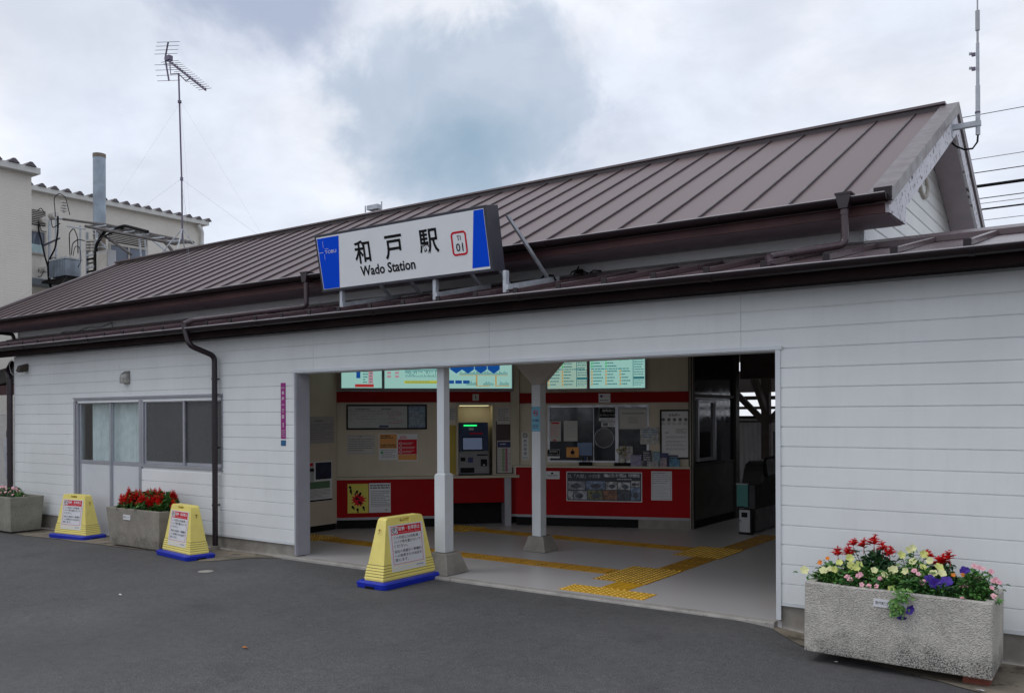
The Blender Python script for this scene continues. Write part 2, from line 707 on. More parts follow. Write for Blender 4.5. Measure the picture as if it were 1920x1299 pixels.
YF = 7.1
wl = MB()
holes = [(-8.30, -2.37, -1, 2.25), (-13.46, -11.64, -1, 2.0), (-11.64, -9.72, 1.0, 2.0)]
joints = [-15.39, -13.465, -12.17, -9.84, -7.981, -5.347, -2.691, .35, 3.5]
for i in range(17):
    z0 = CZ0 + i * CST
    z1 = min(z0 + CST, 2.735)
    if z1 - z0 < .03:
        continue
    zc = (z0 + z1) / 2
    for a, b in zip(joints[:-1], joints[1:]):
        segs = [(a + .0015, b - .0015)]
        for h in holes:
            if h[2] < zc < h[3]:
                ns = []
                for s0, s1 in segs:
                    if h[1] <= s0 or h[0] >= s1:
                        ns.append((s0, s1))
                    else:
                        if s0 < h[0]: ns.append((s0, h[0]))
                        if s1 > h[1]: ns.append((h[1], s1))
                segs = ns
        for s0, s1 in segs:
            if s1 - s0 > .01:
                course(wl, s0, s1, z0, z1, YF, SID)
# solid wall core behind the boards, with the openings left free
core = lambda a, b, z0, z1: wl.box(a, b, YF + .0215, YF + .15, z0, z1 if z1 < 2.7 else 2.80, SID)
core(-15.385, -13.46, .14, 2.73)
core(-13.46, -9.72, 2.0, 2.73)
core(-11.64, -9.72, .14, 1.0)
core(-9.72, -8.30, .14, 2.73)
core(-8.30, -2.37, 2.25, 2.73)
core(-2.37, 3.5, .14, 2.73)
# bottom flashing and side wall
for a, b in ((-15.39, -13.46), (-11.64, -8.30), (-2.365, 3.5)):
    wl.box(a, b, YF - .006, YF + .013, .138, .161, TRIMW)
wl.box(-15.40, -15.385, YF, 13.8, .14, 2.73, SID)
wl.box(-15.40, 3.5, 13.8, 13.95, .14, 2.73, CREAM) if False else None
wl.box(3.485, 3.5, YF + .16, 9.9, .14, 2.73, SID)
part(wl, 'wall')
for a, b in ((-15.36, -13.47), (-11.64, -8.31), (-2.36, 3.48)):
    fd = MB()
    fd.box(a, b, YF + .018, YF + .14, -.25, .137, CONC)
    part(fd, 'foundation')
# opening trim: thick jambs and header
tr = MB()
tr.box(-8.315, -8.285, YF - .012, YF - .001, .02, 2.262, TRIMG)
tr.box(-8.298, -8.275, YF + .0, YF + .20, .012, 2.235, TRIMG)
tr.box(-2.395, -2.355, YF - .014, YF - .001, .02, 2.262, TRIMW)
tr.box(-2.395, -2.372, YF + .0, YF + .20, .012, 2.235, TRIMG)
tr.box(-8.32, -2.34, YF - .020, YF - .001, 2.235, 2.266, TRIMW)
tr.box(-8.273, -2.397, YF + .0, YF + .20, 2.225, 2.249, TRIMW)
tr.box(-8.29, -2.36, YF + .152, YF + .20, 2.25, 2.72, CREAM)
part(tr, 'opening_frame')

# inner hall shell
hs = MB()
hs.box(-9.9, -2.05, YF + .21, 14.2, 2.75, 2.80, CEIL)
hs.box(-2.20, -2.05, YF + .16, 14.2, -.15, 2.745, CREAM)
hs.box(-5.34, -2.2, 14.05, 14.2, 2.30, 2.745, BROWN)
hs.box(-9.72, -8.30, YF + .155, YF + .19, -.1, 2.745, CREAM)
part(hs, 'hall_interior')

# lower roof (lean-to)
YE, ZE, SL = 6.75, 2.862, .215
zl = lambda y: ZE + SL * (y - YE)
lr = MB()
X0, X1 = -18.9, 3.9
lr.prism([(YE, ZE), (8.42, zl(8.42)), (8.42, zl(8.42) - .03), (YE, ZE - .03)], X0, X1, LROOF)
lr.prism([(8.42, zl(8.42)), (10.2, 2.85), (10.2, 2.82), (8.42, zl(8.42) - .03)], -1.98, X1, LROOF)
part(lr, 'lower_roof')
ls = MB()
k = 0
xx = -1.405
seams = [-1.405 - .4795 * i for i in range(37)] + [-.93, -.45, .03, .51, .99, 1.47, 1.95, 2.43, 2.91, 3.39]
for xx in seams:
    ls.prism([(YE - .012, ZE + .001), (8.30, zl(8.30)), (8.30, zl(8.30) + .045), (YE - .012, ZE + .045)], xx - .021, xx + .021, LROOF)
    ls.box(xx - .026, xx + .026, YE - .022, YE - .004, ZE - .015, ZE + .051, GUT)
ls.prism([(8.24, zl(8.24) + .002), (8.40, zl(8.40) + .002), (8.40, zl(8.40) + .075), (8.24, zl(8.24) + .055)], -18.2, X1 - .02, LROOF)
part(ls, 'roof_seam', bevel=.003, seg=1)
# lower fascia, soffit and gutter
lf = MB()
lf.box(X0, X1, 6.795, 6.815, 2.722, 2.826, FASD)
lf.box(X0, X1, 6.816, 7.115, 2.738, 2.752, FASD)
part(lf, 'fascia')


def gutter(y, z, x0, x1, r=.055, lip=.0055):
    g = MB()
    seg = 10
    o = [(y + r * math.cos(t), z + r * math.sin(t) * 1.05) for t in [PI + PI * k / seg for k in range(seg + 1)]]
    i = [(y + (r - .004) * math.cos(t), z + (r - .004) * math.sin(t) * 1.05) for t in [PI + PI * k / seg for k in range(seg + 1)]]
    pts = o + i[::-1]
    g.prism(pts, x0, x1, GUT)
    g.tube([(x0, y - r, z), (x1, y - r, z)], lip, LIP_HL, 6)
    x = x0 + .9
    rr = random.Random(3)
    while x < x1:
        g.prism([(a + (.004 if a > y else -.004), b - .004) for a, b in o] + [(y, z - r * .4)], x - .02, x + .02, GUT)
        x += 1.9
    for e in (x0, x1):
        g.prism(o, e - .004, e + .004, GUT)
    return g


g1 = part(gutter(6.725, 2.845, X0, X1), 'gutter')
# upper wall
uw = MB()
for i in range(3):
    z0 = 3.12 + i * .15
    course(uw, -18.02, -2.02, z0, min(z0 + .15, 3.42), 8.40, SIDU)
uw.box(-18.01, -2.03, 8.416, 8.5, 2.8, 3.42, SIDU)
uw.box(-18.03, -17.98, 8.385, 8.42, 3.1, 3.41, TRIMW)
uw.box(-2.05, -2.005, 8.385, 8.43, 3.15, 3.40, TRIMW)
# gable end wall towards the right, boards at a slant as on the photographed gable
RX, RZ, RS = 11.2, 5.255, .4975
zr = lambda y: RZ - RS * abs(y - RX)
for i in range(12):
    z0 = 3.0 + i * .16
    z1 = z0 + .16
    yl = max(8.42, RX - (RZ - .09 - z1) / RS)
    yr = min(14.1, RX + (RZ - .09 - z1) / RS)
    yl0 = max(8.42, RX - (RZ - .09 - z0) / RS)
    yr0 = min(14.1, RX + (RZ - .09 - z0) / RS)
    if yr <= yl:
        yl = yr = RX
        if yr0 <= yl0: break
    X = -2.02
    uw.add([(X, yl0, z0 + .006), (X, yr0, z0 + .006), (X, yr, z1 - .004), (X, yl, z1 - .004)], [(0, 1, 2, 3)], SIDU)
uw.add([(-2.03, 8.42, 2.8), (-2.03, 13.98, 2.8), (-2.03, 13.98, zr(13.98) - .07), (-2.03, RX, RZ - .07), (-2.03, 8.42, zr(8.42) - .07)], [(0, 1, 2, 3, 4)], SIDU)
uw.add([(-18.0, 8.42, 0), (-18.0, 13.98, 0), (-18.0, 13.98, zr(13.98) - .07), (-18.0, RX, RZ - .07), (-18.0, 8.42, zr(8.42) - .07)], [(0, 1, 2, 3, 4)], SIDU)
uw.box(-18.0, -9.95, 13.9, 13.98, 0, 3.6, SIDU)
uw.box(-9.95, -2.03, 13.9, 13.98, 2.81, 3.6, SIDU)
uw.box(-17.98, -15.42, 8.42, 8.5, -.1, 2.79, SIDU)
part(uw, 'upper_wall')
# upper roof
YU0, YU1 = 7.70, 14.70
XR0, XR1 = -19.25, -1.66
ur = MB()
T = .055
ur.prism([(YU0, zr(YU0)), (RX, RZ), (YU1, zr(YU1)), (YU1, zr(YU1) - T), (RX, RZ - T), (YU0, zr(YU0) - T)], XR0, XR1, ROOF)
UR = part(ur, 'roof')
dp_ = MB()
dp_.box(XR0 + .01, XR1 - .09, YU0 - .012, YU0 - .001, zr(YU0) - .05, zr(YU0) + .010, GUT)  # dark strip added to darken the light roof edge above the gutter
part(dp_, 'eave_dark_strip')
us = MB()
xx = -2.083
while xx > XR0 + .2:
    for ya, yb in ((YU0 - .004, RX - .07), (YU1 + .004, RX + .07)):
        us.prism([(ya, zr(ya) - .004), (yb, zr(yb) - .004), (yb, zr(yb) + .026), (ya, zr(ya) + .026)], xx - .009, xx + .009, SEAM)
    xx -= .432
part(us, 'standing_seam')
rc = MB()
rc.box(XR0 - .01, XR1 - .12, RX - .06, RX + .06, zr(RX - .06) - .01, RZ + .034, SEAM)
rc.prism([(RX - .09, RZ + .035), (RX + .09, RZ + .035), (RX + .09, RZ + .062), (RX, RZ + .068), (RX - .09, RZ + .062)], XR0 - .012, XR1 - .10, ROOFC)
part(rc, 'ridge_cap')
for XE, s in ((XR1, -1), (XR0, 1)):
    vc = MB()
    o1, o2 = XE + .035 * -s, XE + .15 * s
    a, b = min(o1, o2), max(o1, o2)
    vc.prism([(YU0 - .01, zr(YU0) + .003), (RX, RZ + .003), (YU1 + .01, zr(YU1) + .003), (YU1 + .01, zr(YU1) + .045), (RX, RZ + .05), (YU0 - .01, zr(YU0) + .045)], a, b, ROOFC)
    a, b = sorted((XE + .034 * -s, XE + .012 * -s))
    vc.prism([(YU0 - .01, zr(YU0) + .001), (RX, RZ + .001), (YU1 + .01, zr(YU1) + .001), (YU1 + .01, zr(YU1) - .075), (RX, RZ - .08), (YU0 - .01, zr(YU0) - .075)], a, b, ROOFC)
    part(vc, 'verge_cap')
vc = MB()
vc.box(XR1 - .10, XR1 + .045, YU0 - .022, YU0 + .03, zr(YU0) - .04, zr(YU0) + .075, GUT)
part(vc, 'eave_cap')
for a, b in ((XR1 - .022, XR1 + .008), (XR0 - .008, XR0 + .022)):
    bb = MB()
    lo = [(7.735, zr(7.735) - .06), (7.75, 3.388), (8.40, 3.398), (8.40, zr(8.4) - .31), (RX, RZ - .29), (14.0, zr(14.0) - .31), (14.0, 3.398), (14.65, 3.388), (14.66, zr(14.66) - .06), (RX, RZ - .058)]
    # split into two convex-ish halves
    L1 = [(7.735, zr(7.735) - .056), (7.75, 3.388), (8.40, 3.398), (8.40, zr(8.4) - .31)]
    bb.prism(L1 + [(8.40, zr(8.4) - .056)], a, b, PEEL)
    bb.prism([(8.40, zr(8.4) - .056), (8.40, zr(8.4) - .31), (RX, RZ - .32), (RX, RZ - .056)], a, b, PEEL)
    bb.prism([(RX, RZ - .056), (RX, RZ - .32), (14.0, zr(14.0) - .31), (14.0, zr(14.0) - .056)], a, b, PEEL)
    part(bb, 'bargeboard')
uf = MB()
uf.box(XR0 + .02, XR1 - .024, 7.742, 7.762, 3.386, zr(7.75) - .056, FAS)
uf.box(XR0 + .02, XR1 - .024, 7.763, 8.40, 3.392, 3.404, SOFF)
part(uf, 'upper_fascia')
go = MB()  # soffit under the gable overhang
go.prism([(8.42, zr(8.42) - .10), (RX, RZ - .10), (14.6, zr(14.6) - .10), (14.6, zr(14.6) - .06), (RX, RZ - .06), (8.42, zr(8.42) - .06)], -2.015, XR1 - .026, SOFF)
part(go, 'gable_soffit')
part(gutter(7.625, 3.522, XR0 + .05, XR1 + .01, .05), 'gutter')
# downpipes
PIPE = mat('downpipe_brown', (.055, .034, .040), .28, var=.1)
PIPED = mat('downpipe_dark', (.022, .012, .017), .35, var=.1)


def bend(pts, n=5, r=.06):
    """round the corners of a polyline"""
    pts = [Vector(p) for p in pts]
    out = [pts[0]]
    for i in range(1, len(pts) - 1):
        a, b, c = pts[i - 1], pts[i], pts[i + 1]
        p, q = b + (a - b).normalized() * r, b + (c - b).normalized() * r
        for k in range(n + 1):
            t = k / n
            out.append((1 - t) ** 2 * p + 2 * t * (1 - t) * b + t * t * q)
    out.append(pts[-1])
    return out


for X, path in ((-1.975, [(-1.975, 7.6, 3.46), (-1.97, 7.6, 3.13), (-2.49, 7.2, 3.02), (-2.33, 6.84, 2.87)]),
                (-8.67, [(-8.67, 7.6, 3.46), (-8.67, 7.6, 3.12), (-9.95, 6.80, 2.955), (-9.97, 6.69, 2.90), (-9.86, 6.70, 2.62), (-9.80, 7.03, 2.50), (-9.80, 7.03, 0.02)])):
    d = MB()
    d.prism([(X - .062, 3.56), (X + .062, 3.56), (X + .055, 3.51), (X + .035, 3.43), (X - .035, 3.43), (X - .055, 3.51)], 7.555, 7.675, PIPED, axis='y')
    d.box(X - .068, X + .068, 7.55, 7.68, 3.545, 3.562, PIPED)
    if len(path) == 4:
        d.tube(bend(path), .033, PIPE, 12)
        for z in (3.40,):
            d.tube([(X, 7.6, z - .02), (X, 7.6, z + .02)], .038, PIPE, 12)
    else:
        d.tube(bend(path[:4], r=.05), .033, PIPE, 12)
        d.tube(bend(path[3:], r=.07), .036, PIPED, 12)
        for z in (2.2, 1.3, .55):
            d.tube([(-9.80, 7.03, z - .012), (-9.80, 7.03, z + .012)], .041, PIPED, 12)
            d.box(-9.81, -9.79, 7.03, 7.10, z - .01, z + .01, PIPED)
        d.tube([(-9.80, 7.03, -.035), (-9.80, 7.03, .02)], .055, CONC, 12)
    part(d, 'downpipe')
d = MB()
d.tube(bend([(-15.8, 7.25, 2.65), (-15.55, 7.06, 2.48), (-15.47, 7.06, 2.40), (-15.47, 7.06, -.1)], r=.05), .045, PIPED, 12)
for z in (2.1, 1.1, .3):
    d.tube([(-15.47, 7.06, z - .012), (-15.47, 7.06, z + .012)], .05, PIPED, 12)
part(d, 'downpipe')
d = MB()
d.tube(bend([(-18.4, 7.7, 3.42), (-18.12, 8.33, 3.36), (-18.08, 8.36, 3.20), (-18.08, 8.36, 3.0)], r=.04), .035, PIPED, 10)
part(d, 'downpipe')

# columns
c1 = MB()
c1.box(-6.178, -6.080, 7.252, 7.350, 1.085, 2.745, TRIMW)
c1.frustum(-6.1265, 7.303, 1.062, 1.084, (.073, .073), (.051, .051), TRIMW)
c1.box(-6.1995, -6.0535, 7.230, 7.376, .225, 1.061, TRIMW)
C1 = part(c1, 'column', bevel=.004)
b1 = MB()
b1.frustum(-6.118, 7.298, 0.003, .22, (.194, .19), (.125, .12), CONC)
o = part(b1, 'column_base', C1, bevel=.008)
c2 = MB()
c2.box(-6.153, -6.024, 9.05, 9.18, .195, 2.09, TRIMW)
c2.prism([(-6.153, 2.091), (-6.024, 2.091), (-5.33, 2.745), (-6.80, 2.745)], 9.062, 9.168, CREAMP, axis='y')
C2 = part(c2, 'column', bevel=.004)
b2 = MB()
b2.frustum(-6.10, 9.16, .0025, .194, (.17, .16), (.11, .11), CONC)
part(b2, 'column_base', C2, bevel=.008)

# sliding door and window of the left wing
dr = MB()
xL, xM = -13.46, -11.64
dr.box(xL, -9.72, YF - .022, YF - .002, 1.985, 2.010, TRIMG)
dr.box(xL, -9.72, YF - .002, YF + .12, 1.955, 1.998, ALU)
dr.box(xL, xL + .05, YF - .012, YF + .12, -.10, 1.954, TRIMG)
dr.box(xL + .055, xL + .10, YF + .0, YF + .12, -.10, 1.954, ALU)
dr.box(xM - .03, xM + .03, YF - .008, YF + .12, -.10, 1.954, ALU)
dr.box(xL + .1, xM - .03, YF + .0, YF + .12, -.12, -.085, ALU)
part(dr, 'door_frame')


def thin_glass(name, tint, refl):
    m = bpy.data.materials.new(name)
    m.use_nodes = True
    t = m.node_tree
    t.nodes.clear()
    o = t.nodes.new('ShaderNodeOutputMaterial')
    a = t.nodes.new('ShaderNodeBsdfTransparent')
    a.inputs[0].default_value = (*tint, 1)
    g = t.nodes.new('ShaderNodeBsdfGlossy')
    g.inputs['Roughness'].default_value = .03
    f = t.nodes.new('ShaderNodeFresnel')
    f.inputs[0].default_value = 1.5
    k = t.nodes.new('ShaderNodeMath')
    k.operation = 'MULTIPLY'
    k.inputs[1].default_value = refl
    gm = t.nodes.new('ShaderNodeNewGeometry')
    inv_ = t.nodes.new('ShaderNodeMath')
    inv_.operation = 'SUBTRACT'
    inv_.inputs[0].default_value = 1
    t.links.new(gm.outputs['Backfacing'], inv_.inputs[1])
    k2 = t.nodes.new('ShaderNodeMath')
    k2.operation = 'MULTIPLY'
    t.links.new(f.outputs[0], k2.inputs[0])
    t.links.new(inv_.outputs[0], k2.inputs[1])
    t.links.new(k2.outputs[0], k.inputs[0])
    x = t.nodes.new('ShaderNodeMixShader')
    t.links.new(k.outputs[0], x.inputs[0])
    t.links.new(a.outputs[0], x.inputs[1])
    t.links.new(g.outputs[0], x.inputs[2])
    t.links.new(x.outputs[0], o.inputs[0])
    return m


GLS = thin_glass('window_glass', (.90, .93, .93), 1.6)
GFR = mat('frosted_glass', (.075, .080, .082), .26, var=.10, vscale=1.4)
PNL = mat('door_panel', (.62, .64, .67), .4, var=.04)
for a, b, yo in ((-13.355, -12.475, .03), (-12.50, -11.675, .055)):
    s = MB()
    s.box(a, a + .035, YF + yo, YF + yo + .03, -.08, 1.95, ALU)
    s.box(b - .035, b, YF + yo, YF + yo + .03, -.08, 1.95, ALU)
    s.box(a + .036, b - .036, YF + yo, YF + yo + .03, 1.912, 1.95, ALU)
    s.box(a + .036, b - .036, YF + yo, YF + yo + .03, .995, 1.05, ALU)
    s.box(a + .036, b - .036, YF + yo + .008, YF + yo + .02, -.07, .994, PNL)
    D = part(s, 'door', bevel=.002, seg=1)
    g = MB()
    g.box(a + .036, b - .036, YF + yo + .012, YF + yo + .017, 1.051, 1.911, GLS)
    part(g, 'pane', D)
    h = MB()
    h.box((b if yo < .05 else a + .045) - .025, (b if yo < .05 else a + .045) - .010, YF + yo - .006, YF + yo - .001, .80, .92, GALV)
    part(h, 'handle', D)
CUR = mat('curtain', (.86, .94, .93), .8, var=.12, vscale=7)
cu = MB()
n = 150
vs, fs = [], []
for i in range(n + 1):
    x = -13.25 + (1.62) * i / n
    if i < 3:
        continue
    y = YF + .17 + .018 * math.sin(i * .72 + math.sin(i * .21) * 1.6) + .006 * math.sin(i * 1.9)
    vs += [(x, y, .2), (x, y, 1.96)]
m_ = len(vs) // 2
fs = [(2 * i, 2 * i + 2, 2 * i + 3, 2 * i + 1) for i in range(m_ - 1)]
cu.add(vs, fs, CUR, True)
cu.box(-15.2, -9.9, 8.3, 8.35, -.1, 2.7, CREAM)
cu.box(-15.2, -15.15, 7.3, 8.29, -.1, 2.7, CREAM)
part(cu, 'curtain')
wf = MB()
wf.box(xM + .031, -9.72, YF - .010, YF + .10, .998, 1.035, ALU)
wf.box(xM + .031, xM + .075, YF - .004, YF + .10, 1.036, 1.954, ALU)
wf.box(-9.76, -9.72, YF - .004, YF + .10, 1.036, 1.954, ALU)
WF = part(wf, 'window', bevel=.002, seg=1)
for a, b, yo in ((-11.56, -10.60, .02), (-10.65, -9.76, .045)):
    s = MB()
    s.box(a, a + .04, YF + yo, YF + yo + .022, 1.038, 1.95, ALU)
    s.box(b - .04, b, YF + yo, YF + yo + .022, 1.038, 1.95, ALU)
    s.box(a + .041, b - .041, YF + yo, YF + yo + .022, 1.912, 1.95, ALU)
    s.box(a + .041, b - .041, YF + yo, YF + yo + .022, 1.038, 1.078, ALU)
    part(s, 'sash', WF)
    g = MB()
    g.box(a + .041, b - .041, YF + yo + .008, YF + yo + .014, 1.079, 1.911, GFR)
    part(g, 'pane', WF)
vh = MB()
SS = mat('vent_steel', (.32, .31, .29), .35, metal=.5, var=.2, vscale=20)
vs, fs = [], []
for i in range(9):
    t = PI * i / 16
    for k in range(13):
        u = PI * k / 12
        vs.append((-11.97 + .075 * math.cos(u), YF - .11 * math.cos(t) * math.sin(u) - .002, 2.27 + .10 * math.sin(t)))
    if i:
        for k in range(12):
            a = (i - 1) * 13 + k
            fs.append((a, a + 1, a + 14, a + 13))
vh.add(vs, fs, SS, True)
vs = []
for z in (2.20, 2.27):
    for k in range(13):
        u = PI * k / 12
        vs.append((-11.97 + .075 * math.cos(u), YF - .11 * math.sin(u) - .002, z))
vh.add(vs, [(k, k + 1, k + 14, k + 13) for k in range(12)], SS, True)
vh.box(-12.05, -11.89, YF - .006, YF - .001, 2.19, 2.38, SS)
part(vh, 'vent_hood')
vr = MB()
RINGM = mat('vent_ring', (.46, .43, .38), .5)
vr.tube([(-2.01, 11.2 + .24 * math.cos(t), 4.40 + .13 * math.sin(t)) for t in [2 * PI * k / 24 for k in range(25)]], .028, RINGM, 8, cap=False)
part(vr, 'vent_ring')
# mauve cable loops on the upper wall
cb = MB()
cb.tube([(-5.05, 8.38, 3.37), (-5.06, 8.36, 3.33), (-5.12, 8.35, 3.31), (-5.16, 8.36, 3.27), (-5.12, 8.36, 3.25), (-5.08, 8.35, 3.30), (-4.98, 8.35, 3.31), (-4.90, 8.35, 3.27), (-4.84, 8.35, 3.30), (-4.76, 8.36, 3.29), (-4.73, 8.36, 3.25), (-4.80, 8.30, 3.23)], .008, INK, 6)
cb.box(-5.06, -4.99, 8.34, 8.38, 3.29, 3.33, INK)
tag(cb.build('cable'), 'looped black cable end on the upper wall right of the station sign', 'cable')
cb = MB()
pts = []
for i in range(30):
    x = -17.9 + i * .11
    pts.append((x, 8.375, 3.235 + .018 * math.sin(i * .9) + .0035 * i))
pts += [(-14.62, 8.37, 3.37), (-14.58, 8.37, 3.33), (-14.56, 8.36, 3.26)]
cb.tube(pts, .010, mat('cable_grey', (.45, .46, .47), .5), 6)
tag(cb.build('cable'), 'wavy grey cable clipped along the upper wall at the left end', 'cable')

# ------------------------------------------------------------------ ticket office inside the hall
FB = frame(-9.8, 9.17, 0, math.degrees(math.atan2(1.93, 1.95)))
FC = frame(-7.85, 11.10, 0, math.degrees(math.atan2(1.0, 2.51)))
FA = frame(-9.8, 7.1, 0, 90)
FD = frame(-5.34, 12.1, 0, 90)
FF = frame(0, 7.1)
LB, LC = 2.7436, 2.7019

wa = MB(FA)
wa.box(.19, 2.07, 0, .08, .095, 2.745, CREAM)
wa.box(.19, 2.07, .03, .08, -.02, .094, DARK)
part(wa, 'side_wall')
wb = MB(FB)
U = .05
for s0, s1, z0, z1 in ((0, LB + .05, 2.078, 2.745), (0, 1.60, .782, 1.915), (1.60, 1.84, .782, 1.915), (2.40, LB, .782, 1.915), (1.84, 2.40, 1.885, 1.915)):
    wb.box(s0, s1, U, U + .08, z0, z1, CREAM)
wb.box(1.60, 1.625, U - .012, U, .80, 1.90, CREAMD)
for s0, s1, z0, z1 in ((1.815, 1.85, .79, 1.90), (2.385, 2.42, .79, 1.90), (1.85, 2.385, 1.865, 1.90)):
    wb.box(s0, s1, U - .02, U - .001, z0, z1, CREAMD)
wb.box(1.84, 2.40, U + .42, U + .44, .78, 1.915, CREAM)
wb.box(1.82, 1.84, U + .081, U + .42, .78, 1.915, CREAM)
wb.box(2.40, 2.42, U + .081, U + .42, .78, 1.915, CREAM)
part(wb, 'ticket_office_wall')
bd = MB(FB)
bd.box(0, LB, U - .03, U + .08, 1.916, 2.077, REDD)
bd.box(0, LB, U - .045, U + .02, 2.079, 2.10, TRIMG)
part(bd, 'red_band')
kb_ = MB(FB)
kb_.box(-.03, LB + .05, -.03, .16, .742, .780, CREAMD)
part(kb_, 'counter_top')
rp_ = MB(FB)
rp_.box(0, 1.60, 0, .05, .172, .741, RED)
rp_.box(0, 1.60, -.006, .05, .134, .171, TRIMG)
rp_.box(1.60, 2.56, .01, .05, .36, .741, REDD)
rp_.box(2.66, LB + .06, .01, .05, .172, .741, REDD)
rp_.box(2.66, LB + .06, .004, .05, .134, .171, TRIMG)
rp_.box(0, 1.6, .05, .10, -.02, .741, DARK)
rp_.box(1.6, LB + .1, .30, .35, -.02, .741, DARK)
rp_.box(2.56, 2.66, -.06, .30, .0, .741, TRIMG)
part(rp_, 'counter_front')

wc = MB(FC)
for s0, s1, z0, z1 in ((-.05, LC, 2.055, 2.745), (-.05, .50, .935, 1.895), (2.06, LC, .935, 1.895), (.50, 2.06, 1.865, 1.895), (.50, 2.06, .935, .985)):
    wc.box(s0, s1, U, U + .08, z0, z1, CREAM)
wc.box(-.08, .06, U - .06, U - .002, .94, 2.70, CREAMD)
wc.box(LC - .035, LC + .01, U - .04, U + .08, -.02, 2.74, CREAMD)
part(wc, 'ticket_office_wall')
bd = MB(FC)
bd.box(-.02, LC - .036, U - .03, U + .08, 1.896, 2.054, REDD)
part(bd, 'red_band')
kb_ = MB(FC)
kb_.box(-.05, LC - .036, -.04, .16, .902, .934, CREAMD)
part(kb_, 'counter_top')
rp_ = MB(FC)
rp_.box(0, LC - .036, 0, .05, .170, .901, RED)
rp_.box(0, LC - .036, -.006, .05, .132, .169, TRIMG)
rp_.box(0, 1.9, .03, .10, -.02, .131, DARK)
rp_.box(1.9, LC - .036, .0, .10, -.02, .131, CONC)
part(rp_, 'counter_front')
# ticket window
WGL = mat('dark_window', (.012, .014, .022), .08, var=.3, vscale=2.5, spec=.5)
tw = MB(FC)
for s0, s1, z0, z1 in ((.50, .535, .985, 1.865), (2.025, 2.06, .985, 1.865), (.535, 2.025, 1.835, 1.865), (.535, 2.025, .985, 1.01), (1.215, 1.225, 1.01, 1.835), (1.55, 1.60, 1.01, 1.835)):
    tw.box(s0, s1, U - .012, U + .03, z0, z1, ALU)
TW = part(tw, 'ticket_window')
g = MB(FC)
g.box(.536, 2.024, U + .012, U + .018, 1.011, 1.834, WGL)
part(g, 'pane', TW)
g = MB(FC)
ring = [(1.383 + .148 * math.cos(t), U - .016, 1.358 + .148 * math.sin(t)) for t in [2 * PI * k / 32 for k in range(33)]]
g.tube(ring, .006, ALU, 6, cap=False)
g.disc(1.383, U - .012, 1.358, .146, mat('talk_disc', (.045, .038, .045), .15, var=.3), 32)
part(g, 'speaking_disc', TW)
# corner D: dark timber and glass side towards the gates
wd = MB(FD)
GLD = mat('dim_glass', (.014, .015, .018), .10, var=.2)
DT = mat('dark_timber_frame', (.040, .034, .030), .55, var=.2)
DW = mat('dim_wainscot', (.085, .085, .070), .6, var=.15)
wd.box(.0, .10, 0, .06, -.02, 2.745, DT)
wd.box(.10, 1.75, .0, .06, 1.97, 2.02, DT)
wd.box(1.70, 1.86, -.02, .12, -.02, 2.745, DT)
wd.box(.10, 1.70, .015, .05, .12, .93, DW)
wd.box(.10, 1.70, .0, .055, .93, .97, DT)
wd.box(.10, 1.70, .02, .05, -.02, .12, DARK)
wd.box(.10, 1.70, .03, .04, 2.02, 2.745, GLD)
wd.box(.10, 1.70, .03, .04, .97, 1.97, GLD)
wd.box(.20, .24, -.01, .03, 1.0, 1.93, ALU)
wd.box(.86, .90, -.01, .03, 1.0, 1.93, ALU)
wd.box(.24, .86, -.01, .03, 1.89, 1.93, ALU)
wd.box(.24, .86, -.01, .03, 1.0, 1.05, ALU)
wd.box(.10, 1.3, -.02, .0, 1.945, 1.965, ALU)
part(wd, 'gate_side_wall')

# ------------------------------------------------------------------ lit boards above the counter
LIT = mat('lit_board', (.25, .5, .45), .3, var=0, emit=((.37, .66, .60), .66))
LITW = mat('lit_board_pale', (.35, .5, .4), .3, var=0, emit=((.42, .62, .52), .58))
LPR = {k: mat('board_' + k, c, .5, var=0, emit=(c, .75)) for k, c in dict(ink=(.03, .16, .18), blue=(.005, .07, .30), red=(.42, .03, .03), pink=(.46, .26, .30), yel=(.50, .50, .04), org=(.50, .30, .08), grn=(.04, .42, .12)).items()}


def board(name, label, F, s0, s1, z0, z1, deco, face=LIT, y=-.04):
    b = MB(F @ Matrix.Translation((0, y, 0)))
    b.box(s0, s1, .0, .09, z0, z1, TRIMG)
    b.rect(s0 + .02, s1 - .02, z0 + .02, z1 - .02, -.002, face)
    deco(b)
    return tag(b.build(name), label, 'sign board')


def dL(b):
    b.rect(.30, .36, 2.28, 2.66, -.004, LPR['blue'])
    b.rect(.48, .55, 2.20, 2.66, -.004, LPR['pink'])
    b.rect(.28, .56, 2.145, 2.19, -.004, LPR['red'])
    b.lines(.40, .47, 2.60, 2.20, 10, LPR['ink'], -.004, .35, 3, .02)
    b.lines(.50, .54, 2.60, 2.20, 9, LPR['ink'], -.006, .3, 4, .02)


